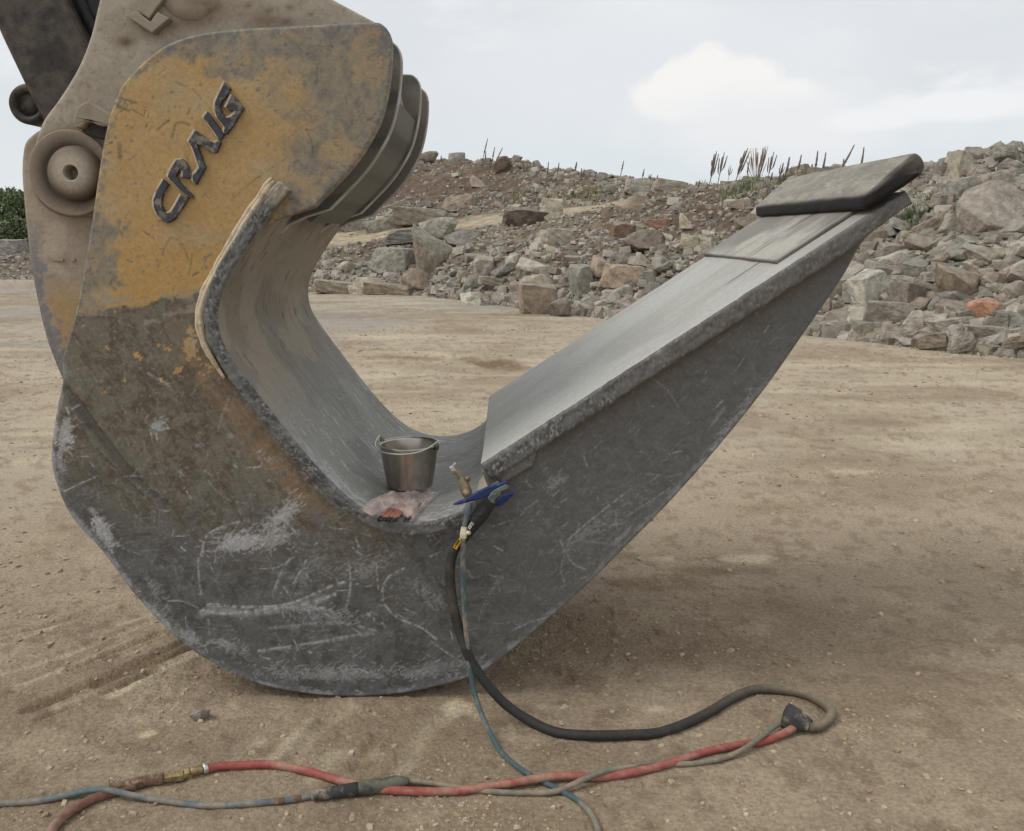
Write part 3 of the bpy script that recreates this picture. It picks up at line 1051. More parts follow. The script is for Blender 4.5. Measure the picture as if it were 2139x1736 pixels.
# weld bead on the outer side of the inner plate, caked with pale dust
wb = catmull([(570, 374), (560, 384), (545, 408), (517, 450), (480, 510), (444, 575), (422, 625), (416, 665), (422, 705), (440, 745), (470, 790)], 8)
path = np.array([P(x, y, D0 - .004) for x, y in wb])
nn = len(path)
tw = np.gradient(path[:, [0, 2]], axis=0)
tw /= np.linalg.norm(tw, axis=1)[:, None]
nw = np.c_[tw[:, 1], np.zeros(nn), -tw[:, 0]]
uu0 = np.linspace(0, 1, nn)
for kk_, (o_, y_, r0_) in enumerate([(-.008, -.006, .0095), (.003, -.002, .0095)]):
    rad = np.interp(uu0, [0, .05, .7, .85, 1], [.5, 1, 1, .75, .35]) * r0_ * (1 + .35 * (vn(np.arange(nn) * .6, np.full(nn, kk_), 4) - .5))
    wig = (fbm(np.arange(nn) * .25, np.full(nn, kk_ * 7.), 8, 2) - .5) * .004
    pth_ = path + nw * (o_ * np.interp(uu0, [0, .8, 1], [1, 1, .4]) + wig)[:, None] + np.array([0, y_, 0])
    put('weld_bead', *tube(pth_, rad, 10), M_cream, tool, True)

# blade: thick plate running up to the tip
bl = xz([(1004, 972), (1892, 400)], DL)
PB2, S2 = resample(np.array(bl), .0048)
t2 = (PB2[-1] - PB2[0]) / np.linalg.norm(PB2[-1] - PB2[0])
n2v = np.array([t2[1], -t2[0]])
nB2 = np.broadcast_to(n2v, PB2.shape).copy()


def blade_paint(sg, Y, off, e):
    st = fbm(sg * 2.2, Y * 40, 71, 4, .6)
    m = fbm(sg * 3, Y * 3.5, 72, 4)
    f2 = fbm(sg * 9, Y * 90, 73, 4, .6)
    c = np.broadcast_to(lin(172, 172, 166), sg.shape + (3,)).copy()
    c = mixc(c, lin(158, 156, 149), sst(m, .42, .66) * .7)
    c = mixc(c, lin(182, 181, 175), sst(st, .55, .7) * .25)
    c = mixc(c, lin(140, 137, 128), sst(f2, .62, .72) * .3)
    c = mixc(c, lin(140, 134, 124), sst(sg, 1.12, 1.45) * .4)
    c = mixc(c, lin(78, 74, 70), (1 - sst(np.abs(Y - 3.16 + .004 * np.sin(sg * 9)), .006, .014)) * sst(sg, 1.0, 1.06) * (1 - sst(sg, 1.16, 1.19)) * .8)
    ed = sst(.05 - (Y - DL), 0, .04)
    c = mixc(c, lin(198, 198, 194), ed * .5 * (1 - sst(sg, 1.0, 1.2)))
    e2 = edge_paint(sg, Y, off, 80)
    e2 = mixc(e2, lin(104, 98, 92), sst(sg, .3, .9) * .5)
    return np.where(e[..., None], e2, c)


wrap_plate(PB2, nB2, S2, DL, DF - .05, .062, .0105, blade_paint, 'blade', tool, .0035, 90, 'long thick blade rising to the tip', .3)
# the short doubler under the blade's lower end
V, Q, T, nf, dist = plate_grid(xz([(1006, 985), (1040, 970), (1118, 922), (1121, 948), (1114, 974), (1082, 993), (1050, 1012), (1022, 1026)], D0 - .024), D0 - .024, D0 + .004, .0034, .008)
c = edge_paint(V[:, 0], V[:, 1], V[:, 2], 95)
V[:nf, 1] += (fbm(V[:nf, 0] * 40, V[:nf, 2] * 40, 96, 3) - .5) * .006
put('doubler', V, Q, T, M_plate, tool, True, {'col': mixc(c, lin(122, 116, 108), .3)})

# thin wear plate on the blade below the tip, and the tip cap
tt = np.array([t2[0], t2[1]])
up2 = -n2v


def on_blade(px, py, D=DL):
    x, _, z = P(px, py, D)
    q = np.array([x, z]) - PB2[0]
    return q @ tt


s0 = on_blade(1650, 556)
s1 = on_blade(1830, 440)


def slab(s0, s1, h0, h1, ya, yb, nseg=24, taper=0, seed=0, bev=.006, wob=.004):
    """slab on the blade: along s0..s1, height h0..h1 above blade face, width ya..yb; rounded wobbly edges"""
    rows = []
    ns = nseg
    ny = nseg
    s = np.linspace(s0, s1, ns)
    y = np.linspace(ya, yb, ny)
    Sg, Yg = np.meshgrid(s, y, indexing='ij')
    u = (Sg - s0) / (s1 - s0)
    v = (Yg - ya) / (yb - ya)
    de = np.minimum(np.minimum(Sg - s0, s1 - Sg), np.minimum(Yg - ya, yb - Yg))
    return Sg, Yg, u, v, de


def blade_point(S, hgt):
    p = PB2[0][None] + np.ravel(S)[:, None] * tt[None] + np.ravel(hgt)[:, None] * up2[None]
    return p


def slab_mesh(s0, s1, ya, yb, hb, ht, ns, ny, seed, rnd=.01, wob=.003):
    s = np.r_[s0, s0 + rnd * .3, s0 + rnd, np.linspace(s0 + rnd * 2, s1 - rnd * 2, ns), s1 - rnd, s1 - rnd * .3, s1]
    y = np.r_[ya, ya + rnd * .3, ya + rnd, np.linspace(ya + rnd * 2, yb - rnd * 2, ny), yb - rnd, yb - rnd * .3, yb]
    Sg, Yg = np.meshgrid(s, y, indexing='ij')
    de = np.minimum(np.minimum(Sg - s0, s1 - Sg), np.minimum(Yg - ya, yb - Yg))
    k = 1 - np.clip(de / rnd, 0, 1)
    hg = ht(Sg, Yg) if callable(ht) else np.full(Sg.shape, ht)
    top = hg - rnd * (1 - np.sqrt(np.clip(1 - k * k, 0, 1))) + (fbm(Sg * 9, Yg * 9, seed, 3) - .5) * wob
    wv = (fbm(Sg * 14, Yg * 14, seed + 3, 3) - .5) * wob * 2
    q = blade_point(Sg + wv * (k > 0), top)
    Vt = np.c_[q[:, 0], np.ravel(Yg), q[:, 1]]
    q = blade_point(Sg + wv * (k > 0), np.full(Sg.shape, hb))
    Vb = np.c_[q[:, 0], np.ravel(Yg), q[:, 1]]
    a_, b_ = Sg.shape
    idx = np.arange(a_ * b_).reshape(a_, b_)
    Q = np.stack([idx[:-1, :-1], idx[1:, :-1], idx[1:, 1:], idx[:-1, 1:]], -1).reshape(-1, 4)
    per = np.r_[idx[0, :], idx[1:, -1], idx[-1, -2::-1], idx[-2:0:-1, 0]]
    o = a_ * b_
    W = np.stack([per, np.roll(per, -1), np.roll(per, -1) + o, per + o], 1)
    Qb = (Q + o)[:, ::-1]
    return np.vstack([Vt, Vb]), np.vstack([Q, W, Qb]), Sg, Yg, de


V, Q, Sg, Yg, de = slab_mesh(s0, s1, 2.955, DF - .052, -.004, .013, 50, 60, 101, .006, .004)
st = fbm(Sg * 2.5, Yg * 38, 103, 4, .6)
m = fbm(Sg * 5, Yg * 4, 104, 4)
c = np.broadcast_to(lin(168, 164, 155), Sg.shape + (3,)).copy()
c = mixc(c, lin(112, 106, 100), sst(m + (Yg - 3.4) * .35, .40, .66) * .75)
c = mixc(c, lin(92, 86, 80), sst(st, .6, .7) * .4)
c = mixc(c, lin(60, 56, 52), (1 - sst(np.abs(Yg - 3.33 - .01 * np.sin(Sg * 14)), .003, .009)) * .7)
c = mixc(c, lin(70, 64, 58), (1 - sst(de, .002, .008)) * .7)
cc = np.vstack([c.reshape(-1, 3), np.broadcast_to(lin(80, 74, 68), (c.shape[0] * c.shape[1], 3))])
put('wear_plate', V, Q, None, M_inner, tool, True, {'col': cc}, 'thin cracked wear plate below the tip')

# tip cap
c0 = np.array(xz([(1814, 432), (1812, 404), (1850, 368), (1900, 328), (1918, 322), (1930, 328), (1936, 345), (1928, 364), (1900, 384)], DL - .02))
capc, cs = resample(catmull([tuple(p) for p in np.array([(1817, 436), (1811, 431), (1810, 412), (1815, 403), (1860, 362), (1903, 326), (1919, 318), (1932, 326), (1938, 345), (1930, 364), (1895, 390)], float)], 3), 4)
capw = np.array(xz(capc, DL - .02))
ys = np.r_[DL - .02, DL - .018, DL - .011, DL + .004, np.linspace(DL + .03, DF - .06, 60), DF - .045, DF - .035]
shr = np.r_[.62, .76, .9, .985, np.ones(60), .93, .8]
cen = capw.mean(0)
n, k = len(capw), len(ys)
sgrid = np.broadcast_to(np.linspace(0, 1, n)[:, None], (n, k))
Yg = np.broadcast_to(ys[None], (n, k))
jit = (fbm(sgrid * 14, Yg * 10, 121, 4, .55) - .5) * .004
Xg = cen[0] + (capw[:, 0][:, None] - cen[0]) * shr[None] + jit
Zg = cen[1] + (capw[:, 1][:, None] - cen[1]) * shr[None] + jit
# corners worn round at the near tip
V = np.stack([Xg, Yg, Zg], -1).reshape(-1, 3)
idx = np.arange(n * k).reshape(n, k)
Q = np.stack([idx[:-1, :-1], idx[1:, :-1], idx[1:, 1:], idx[:-1, 1:]], -1).reshape(-1, 4)
Q = np.vstack([Q, np.stack([idx[-1, :-1], idx[0, :-1], idx[0, 1:], idx[-1, 1:]], -1)])
T = []
V = np.vstack([V, [[cen[0], DL - .02, cen[1]], [cen[0], DF - .035, cen[1]]]])
for i in range(n):
    T += [(n * k, idx[i, 0], idx[(i + 1) % n, 0]), (n * k + 1, idx[(i + 1) % n, -1], idx[i, -1])]
m = fbm(sgrid * 10, Yg * 5, 125, 4)
st = fbm(sgrid * 5 + Yg, Yg * 20, 126, 4, .6)
c = np.broadcast_to(lin(146, 141, 130), (n, k, 3)).copy()
c = mixc(c, lin(122, 118, 110), sst(m, .4, .62) * .75)
c = mixc(c, lin(156, 140, 116), sst(st, .55, .7) * .35)
c = mixc(c, lin(104, 98, 90), sst(fbm(sgrid * 16, Yg * 14, 127, 4, .65), .52, .70) * .4)
c = mixc(c, lin(176, 170, 158), sst(fbm(sgrid * 24 + Yg * 12, Yg * 50, 128, 3, .6), .66, .74) * .5)
dk = np.maximum(1 - sst(sgrid + (m - .5) * .05, .10, .16), sst(sgrid + (m - .5) * .15, .74, .84))
dk = np.maximum(dk, sst(DL - .004 - Yg + (m - .5) * .02, -.008, .008) * .75)
c = mixc(c, lin(22, 22, 22), dk * .97)
c = mixc(c, lin(90, 80, 66), np.exp(-((sgrid - .68) / .07) ** 2) * .5)
capo = put('tip_cap', V, Q, np.array(T), M_inner, tool, True, {'col': np.vstack([c.reshape(-1, 3), np.array([lin(44, 42, 42)] * 2)])}, 'heavy rounded tooth cap with a burnt black weld edge')

for p_ in capo.data.polygons:
    if len(p_.vertices) == 3:
        p_.use_smooth = False

# raised letters on the near ear
LET = [
    [(220, 1178), (278, 1235), (240, 1300), (205, 1385), (197, 1450), (222, 1520), (262, 1557), (305, 1540), (340, 1485), (385, 1405), (415, 1350), (500, 1385), (465, 1445), (415, 1520), (340, 1630), (270, 1665), (205, 1635), (150, 1575), (115, 1490), (110, 1410), (150, 1300)],
    [(365, 962), (425, 950), (470, 985), (498, 1040), (503, 1085), (528, 1100), (540, 1130), (527, 1165), (480, 1170), (432, 1157), (440, 1110), (430, 1072), (395, 1075), (362, 1140), (400, 1210), (470, 1290), (520, 1330), (562, 1385), (505, 1376), (400, 1290), (290, 1175), (268, 1145), (290, 1080)],
    [(575, 632), (660, 690), (730, 740), (790, 770), (848, 742), (860, 765), (820, 870), (785, 885), (720, 855), (650, 800), (592, 790), (625, 870), (660, 960), (690, 1045), (640, 1140), (600, 1205), (590, 1238), (552, 1200), (545, 1150), (560, 1112), (575, 1105), (620, 1050), (590, 960), (560, 870), (530, 800), (498, 755)],
    [(710, 425), (760, 490), (830, 590), (886, 650), (892, 690), (852, 738), (830, 715), (780, 640), (720, 560), (665, 490)],
    [(908, 90), (972, 165), (930, 240), (880, 300), (855, 370), (875, 440), (930, 490), (970, 480), (1020, 440), (1030, 410), (960, 415), (915, 375), (940, 330), (985, 235), (1040, 280), (1120, 385), (1060, 480), (990, 590), (930, 668), (902, 682), (896, 645), (905, 600), (870, 550), (820, 490), (790, 400), (800, 310), (830, 240)],
]
for lt in LET:
    pv = [((350 + x / 4.568) / 1.16877, (180 + y / 4.568) / 1.16877) for x, y in lt]
    V, Q, T = prism(xz(pv, D0 - .016), D0 - .016, D0 + .004, .002)
    o = put('letter', V, Q, T, M_letter, tool)
    V, Q, T = prism(xz([(x - .0, y) for x, y in pv], D0 - .012), D0 - .011, D0 + .006, .0)
    cc_ = np.array([(V[:, 0].mean(), V[:, 2].mean())])
    q = np.array(xz(pv, D0 - .012))
    q = q + np.array([-.0045, .0030])  # cream bead edge offset up-left, building in the letters' lit side
    V, Q, T = prism(q, D0 - .0125, D0 + .006, 0)
    put('letter_edge', V, Q, T, M_cream, o)

# rear lug plate of the attachment (left of and behind the near ear)
rl = np.vstack([catmull([(100, 262), (70, 280), (52, 300), (46, 335), (46, 375), (52, 450), (62, 540), (76, 620), (92, 690), (110, 745), (131, 795)], 8), np.array([(200, 800), (330, 700), (330, 300), (240, 230)])])
V, Q, T, nf, dist = plate_grid(xz(rl, 3.0), 3.0, 3.04, .006, .006)
vx, vy = toV(V[:, 0], np.full(len(V), 3.0), V[:, 2])
dd = np.full(len(V), .03)
dd[:nf] = dist
n1 = fbm(vx / 40, vy / 40, 201, 4)
n2 = fbm(vx / 12, vy / 12, 202, 4, .6)
c = np.broadcast_to(lin(168, 154, 138), (len(V), 3)).copy()
c = mixc(c, lin(146, 132, 116), sst(n1, .45, .6) * .6)
c = mixc(c, lin(122, 104, 86), sst(320 - vy, -20, 60) * .7)
xe = np.interp(vy, [300, 370, 450, 540, 620, 690, 745, 795], [52, 46, 52, 62, 76, 92, 110, 131])
c = mixc(c, lin(164, 136, 94), sst(vy, 560, 640) * sst(vx - xe, 10, 34) * .85)
c = mixc(c, lin(120, 120, 120), sst(26 * (1 + (n2 - .5) * 2.6) - (vx - xe), -4, 8) * sst(vy, 430, 560) * .9)
c = mixc(c, lin(90, 72, 52), (1 - sst(dd, .001, .006)) * .6)
c = mixc(c, lin(116, 98, 78), np.exp(-((vx - 120) / 24) ** 2 - ((vy - 543) / 6) ** 2) * .6)
V[:nf, 1] += (fbm(vx / 30, vy / 30, 205, 3)[:nf] - .5) * .003
put('rear_lug_plate', V, Q, T, M_plate, tool, True, {'col': c}, 'dusty beige lug plate, yellow near its lower end')
bd = [(124, 541), (131, 540), (131, 546), (124, 546)]
for q in ([(112, 540), (132, 541), (132, 546), (112, 545)], [(148, 541), (156, 540), (157, 546), (149, 546)]):
    V, Q, T = prism(xz(q, 2.995), 2.994, 3.001, .001)
    put('weld_spot', V, Q, T, M_dust, tool)

# ------------------------------------------------------------------ coupler and arm of the excavator
cbx = P(450, 0, 3.0)
coup = thing('quick_coupler', 'beige dust-caked quick coupler clamped between the ears of the yellow steel bucket', 'coupler', (cbx[0], 3.4, cbx[2] - .3))
ang = np.radians(np.arange(170, 300, 10))
circ = [(152 + 92 * math.cos(a), 362 - 92 * math.sin(a)) for a in np.radians(np.arange(150, 271, 10))]
cp_poly = np.vstack([catmull([(225, -90), (212, -20), (203, 20), (188, 80), (163, 142), (125, 205), (92, 250), (76, 290)], 8), np.array(circ[3:]), np.array([(250, 450), (330, 420), (600, 300), (780, 160), (800, 62), (782, 46), (696, 0), (640, -40), (560, -90)])])
V, Q, T, nf, dist = plate_grid(xz(cp_poly, 2.95), 2.95, 2.99, .006, .005)
vx, vy = toV(V[:, 0], np.full(len(V), 2.95), V[:, 2])
n1 = fbm(vx / 60, vy / 60, 211, 4)
n2 = fbm(vx / 10, vy / 10, 212, 4, .6)
c = np.broadcast_to(lin(162, 153, 137), (len(V), 3)).copy()
c = mixc(c, lin(144, 134, 118), sst(n1, .42, .62) * .6)
st = np.exp(-(((vx - 263) / 20) ** 2 + ((vy - 88) / 13) ** 2) * 1.2)
c = mixc(c, lin(84, 66, 50), st * .95)
st = np.exp(-(((vx - 440) / 60) ** 2 + ((vy - 20) / 26) ** 2)) + np.exp(-(((vx - 560) / 50) ** 2 + ((vy - 45) / 20) ** 2)) + .8 * np.exp(-(((vx - 380) / 70) ** 2 + ((vy - 50) / 20) ** 2))
c = mixc(c, lin(116, 96, 78), np.clip(st, 0, 1) * (.5 + n2 * .5))
for a, b, r in ((560, 22, 8), (605, 15, 9), (600, 45, 11), (650, 30, 6), (520, 12, 6)):
    c = mixc(c, lin(92, 66, 48), np.exp(-(((vx - a) / r) ** 2 + ((vy - b) / (r * .6)) ** 2)) * .7)
c = mixc(c, lin(92, 76, 62), np.exp(-(((np.hypot(vx - 152, vy - 362)) - 86) / 18) ** 2) * .6)
c = mixc(c, lin(120, 100, 80), sst(n2, .66, .74) * .5)
put('side_plate', V, Q, T, M_plate, coup, True, {'col': c})
V, Q, T = prism(xz(cp_poly[::2], 2.95), 3.9, 3.94, .004)
put('side_plate', V, Q, T, M_dust, coup)


def lathe(profile, cx, cz, seg=56):
    """profile of (radius, y) turned about a horizontal axis parallel to Y through (cx, cz)"""
    pr = np.array(profile, float)
    a = np.arange(seg) * 2 * math.pi / seg
    V = np.stack([cx + pr[:, 0][:, None] * np.cos(a), np.broadcast_to(pr[:, 1][:, None], (len(pr), seg)), cz + pr[:, 0][:, None] * np.sin(a)], -1).reshape(-1, 3)
    n = len(pr)
    i = np.arange(n - 1)[:, None] * seg
    j = np.arange(seg)[None]
    j2 = (j + 1) % seg
    Q = np.stack([i + j, i + seg + j, i + seg + j2, i + j2], -1).reshape(-1, 4)
    return V, Q, None


def vz(px, D):
    return px * 1.0 * (D / F) * 1.02


M_boss = mat('greasy_pin_boss', base=lin(150, 138, 122), rough=0.8, nscale=20, namt=0.12, bump=0.15, bscale=90, bdist=.002,
             two=lin(104, 86, 70), tscale=8, tth=(0.46, 0.66), spec=.2)
pc = P(151, 362, 2.95)
r_ = lambda px: vz(px, 2.93)
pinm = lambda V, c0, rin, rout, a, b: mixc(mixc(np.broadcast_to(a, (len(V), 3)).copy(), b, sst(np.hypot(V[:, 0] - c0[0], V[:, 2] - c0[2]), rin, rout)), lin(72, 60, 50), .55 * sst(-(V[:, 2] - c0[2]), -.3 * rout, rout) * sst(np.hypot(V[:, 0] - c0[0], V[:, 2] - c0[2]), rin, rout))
Lc = lambda V, Q, T, *k: (V, Q, T)
Vc, Qc, Tc = lathe([(r_(50), 2.944), (r_(54), 2.943), (r_(74), 2.937), (r_(80), 2.936), (r_(82), 2.9365), (r_(83), 2.938), (r_(83.5), 2.951)], pc[0], pc[2])
rr_c = np.hypot(Vc[:, 0] - pc[0], Vc[:, 2] - pc[2])
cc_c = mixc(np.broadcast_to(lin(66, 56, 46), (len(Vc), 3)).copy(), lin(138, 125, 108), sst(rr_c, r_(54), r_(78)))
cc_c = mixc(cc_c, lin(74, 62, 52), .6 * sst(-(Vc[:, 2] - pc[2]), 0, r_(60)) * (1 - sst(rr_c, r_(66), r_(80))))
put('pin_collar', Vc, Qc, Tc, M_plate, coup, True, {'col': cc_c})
pc = P(150, 361, 2.90)
Vc, Qc, Tc = lathe([(r_(14), 2.97), (r_(14.4), 2.90), (r_(14.6), 2.893), (r_(15.6), 2.891), (r_(16), 2.891), (r_(30), 2.893), (r_(43), 2.899), (r_(49), 2.906), (r_(52), 2.916), (r_(53), 2.93), (r_(53), 2.946)], pc[0], pc[2])
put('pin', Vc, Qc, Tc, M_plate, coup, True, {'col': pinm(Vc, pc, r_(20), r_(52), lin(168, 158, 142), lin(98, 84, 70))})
V, Q, T = lathe([(r_(14), 2.962), (r_(.01), 2.9625)], pc[0], pc[2])
put('pin_hole_shade', V, Q, T, M_blk, coup, True)  # black disc closing the bore, stands in for the shade inside
z3 = lambda x, y: (x / 2.48 / 1.16877, y / 2.48 / 1.16877)
z1 = lambda x, y: (x / 2.8 / 1.16877, y / 2.8 / 1.16877)
V, Q, T = prism(xz([z3(*p) for p in [(500, 634), (548, 614), (690, 700), (690, 770), (610, 765), (560, 740), (530, 745), (505, 778), (470, 778), (455, 755), (456, 712), (480, 655)]], 2.915), 2.90, 2.951, .006)
put('stop_block', V, Q, T, M_dust, coup)
V, Q, T = prism(xz([z3(*p) for p in [(500, 770), (530, 742), (560, 738), (610, 762), (690, 768), (690, 850), (600, 840), (500, 800)]], 2.935), 2.93, 2.951, .004)
put('notch_shade', V, Q, T, M_arm, coup)  # dark piece standing in for the shadow notch under the stop block
V, Q, T = prism(xz([z1(*p) for p in [(865, 112), (930, 78), (1030, 150), (1078, 84), (1160, 128), (1042, 228)]], 2.92), 2.915, 2.951, .004)
put('lock_bracket', V, Q, T, M_dust, coup)
V, Q, T = prism(xz([z1(*p) for p in [(945, 72), (962, 8), (1010, -90), (1220, -90), (1110, 10), (1062, 70), (1022, 132)]], 2.93), 2.925, 2.951, .003)
put('lock_tongue', V, Q, T, M_dust, coup)
pc2 = P(*z1(1290, -90), 2.95)
put('upper_pin_collar', *lathe([(.001, 2.93), (r_(40), 2.932), (r_(56), 2.94), (r_(62), 2.951)], pc2[0], pc2[2]), M_boss, coup, True)
# cross tube between the coupler's two plates
V, Q, T = prism(xz([(330, 60), (640, -20), (760, 60), (780, 150), (560, 300), (330, 260)], 2.95), 2.9905, 3.8995, .01)
put('body_box', V, Q, T, M_dust, coup)

ab = P(120, 60, 3.3)
arm = thing('excavator_arm', 'dark brown greasy end of the excavator arm at the upper left, above the pin', 'excavator arm', (ab[0], 3.45, ab[2] - .2))
apoly = [(-160, -320), (-60, -60), (0, 76), (40, 160), (66, 215), (96, 268), (110, 280), (150, 262), (200, 190), (195, 120), (155, 40), (125, -20), (60, -320)]
V, Q, T = prism(xz(apoly, 3.12), 3.12, 3.75, .02)
put('arm_box', V, Q, T, M_arm, arm)
V, Q, T = prism(xz([(125, -20), (155, 40), (196, 122), (230, 160), (330, 60), (330, -320), (60, -320)], 3.2), 3.2, 3.6, .01)
put('inner_link', V, Q, T, M_armblk, arm)
hp = [np.array(P(x, y, 3.19)) for x, y in [(150, -60), (168, 0), (196, 60), (225, 110)]]
put('hydraulic_hose', *tube(catmull(hp, .01), .016, 10), M_dark, arm, True)
ph = P(60, 218, 3.15)
put('link_pin', *lathe([(.001, 3.15), (r_(20), 3.15), (r_(21), 3.16), (r_(25), 3.16), (r_(26), 3.14), (r_(38), 3.14), (r_(41), 3.15), (r_(41), 3.26), (.001, 3.26)], ph[0], ph[2], 40), M_arm, arm, True)

# ------------------------------------------------------------------ ground sheet
def marks_at(pts):
    return [G(x, y)[:2] for x, y in pts]


RUTS = []   # (path, width, depth, colour shift)
for pts, wd, dp, cs_ in [
    ([(0, 1405), (90, 1378), (190, 1345), (300, 1300)], .022, .006, .5), ([(40, 1432), (130, 1400), (200, 1372)], .02, .0, .8),
    ([(60, 1480), (180, 1432), (300, 1380), (410, 1330)], .022, .014, -.6), ([(200, 1432), (290, 1395), (400, 1352)], .022, .014, -.6),
    ([(235, 1450), (300, 1418), (350, 1392), (420, 1358)], .028, .0, .9), ([(120, 1475), (240, 1440), (330, 1420)], .02, .0, .45),
    ([(0, 1345), (120, 1300), (230, 1262)], .025, .006, .4), ([(20, 1322), (140, 1290), (230, 1270)], .02, .008, -.3),
    ([(250, 1300), (300, 1288), (330, 1270)], .02, 0, .7),
    ([(80, 1500), (200, 1452), (330, 1400)], .014, .009, -.6), ([(150, 1395), (260, 1352), (330, 1325)], .016, .009, -.55), ([(0, 1450), (110, 1412), (220, 1370)], .016, .008, -.5),
    ([(560, 1600), (600, 1550), (640, 1505)], .03, .0, .6), ([(610, 1590), (660, 1530), (720, 1480)], .028, .008, .35),
    ([(840, 1600), (880, 1540), (930, 1490)], .035, .007, .35), ([(660, 1620), (700, 1570)], .03, .0, .5),
    ([(740, 1600), (790, 1530)], .02, .01, -.2),
]:
    p, _ = resample(catmull(marks_at(pts), .01), .02)
    RUTS.append((p, wd, dp, cs_))
SPOTS = []
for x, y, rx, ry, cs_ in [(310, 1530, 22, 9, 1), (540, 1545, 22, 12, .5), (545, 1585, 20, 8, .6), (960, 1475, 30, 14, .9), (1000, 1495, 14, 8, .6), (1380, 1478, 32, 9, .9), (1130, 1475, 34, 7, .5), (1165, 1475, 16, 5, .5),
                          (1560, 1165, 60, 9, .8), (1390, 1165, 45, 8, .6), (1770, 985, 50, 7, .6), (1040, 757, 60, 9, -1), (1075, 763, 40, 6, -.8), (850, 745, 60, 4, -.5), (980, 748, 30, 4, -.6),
                          (1280, 1160, 110, 14, -.5), (1500, 1190, 120, 10, -.45), (1350, 1215, 130, 16, -.5), (1600, 1270, 130, 40, -.25), (1350, 1330, 200, 60, -.3), (1150, 1410, 120, 30, -.3),  # moist soil first, then the bucket's soft shadow painted into the ground
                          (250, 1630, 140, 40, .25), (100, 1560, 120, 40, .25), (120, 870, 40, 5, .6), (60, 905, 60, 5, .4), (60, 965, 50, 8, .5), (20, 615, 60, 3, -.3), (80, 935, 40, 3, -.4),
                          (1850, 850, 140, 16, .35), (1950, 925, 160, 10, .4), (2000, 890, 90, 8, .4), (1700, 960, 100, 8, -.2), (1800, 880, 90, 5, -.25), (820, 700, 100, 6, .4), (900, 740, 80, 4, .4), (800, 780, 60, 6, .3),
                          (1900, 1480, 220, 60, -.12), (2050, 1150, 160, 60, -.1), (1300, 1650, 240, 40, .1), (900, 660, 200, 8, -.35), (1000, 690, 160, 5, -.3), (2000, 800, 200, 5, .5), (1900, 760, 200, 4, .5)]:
    gx, gy, _ = G(x, y)
    k = gy / F
    sy = abs(G(x, y - ry)[1] - G(x, y + ry)[1]) / 2
    SPOTS.append((gx, gy, rx * k, sy, cs_))


def ground_h(x, y):
    x = np.asarray(x, float)
    y = np.asarray(y, float)
    r = np.hypot(x, y)
    fade = 1 / (1 + (r / 60) ** 2)
    z = (fbm(x * .45, y * .45, 301, 3) - .5) * .05 * sst(r, 3.5, 9) + (fbm(x * 1.6, y * 1.6, 302, 3) - .5) * .018 * sst(r, 2, 4)
    z = z + (fbm(x * 7, y * 7, 303, 4, .6) - .5) * .014 + (fbm(x * 28, y * 28, 304, 3, .6) - .5) * .007
    z = z + (vn(x * 16, y * 16, 309) > .86) * .004
    # scraped washboard further out, running across the view
    z = z + (fbm(x * .5, y * 2.8, 305, 5) - .5) * .035 * sst(y, 5, 9) * (1 - sst(y, 30, 45))
    z = z * fade
    z = z - .006
    for p, wd, dp, cs_ in RUTS:
        if dp:
            m = (x > p[:, 0].min() - .2) & (x < p[:, 0].max() + .2) & (y > p[:, 1].min() - .2) & (y < p[:, 1].max() + .2)
            if np.any(m):
                xm, ym = x[m], y[m]
                d = np.min(np.hypot(xm[:, None] - p[None, :, 0], ym[:, None] - p[None, :, 1]), 1)
                zz = -dp * np.exp(-(d / wd) ** 2) + dp * .6 * np.exp(-((d - wd * 1.8) / (wd * .7)) ** 2)
                z = z.copy() if isinstance(z, np.ndarray) else z
                z[m] += zz
    hx, hy = P(740, 1455, D0)[0], D0
    z = z + .012 * np.exp(-((y - (hy - .035)) / .028) ** 2) * np.exp(-((x - hx) / .30) ** 2) * (.5 + fbm(x * 20, y * 20, 320, 3))
    return z


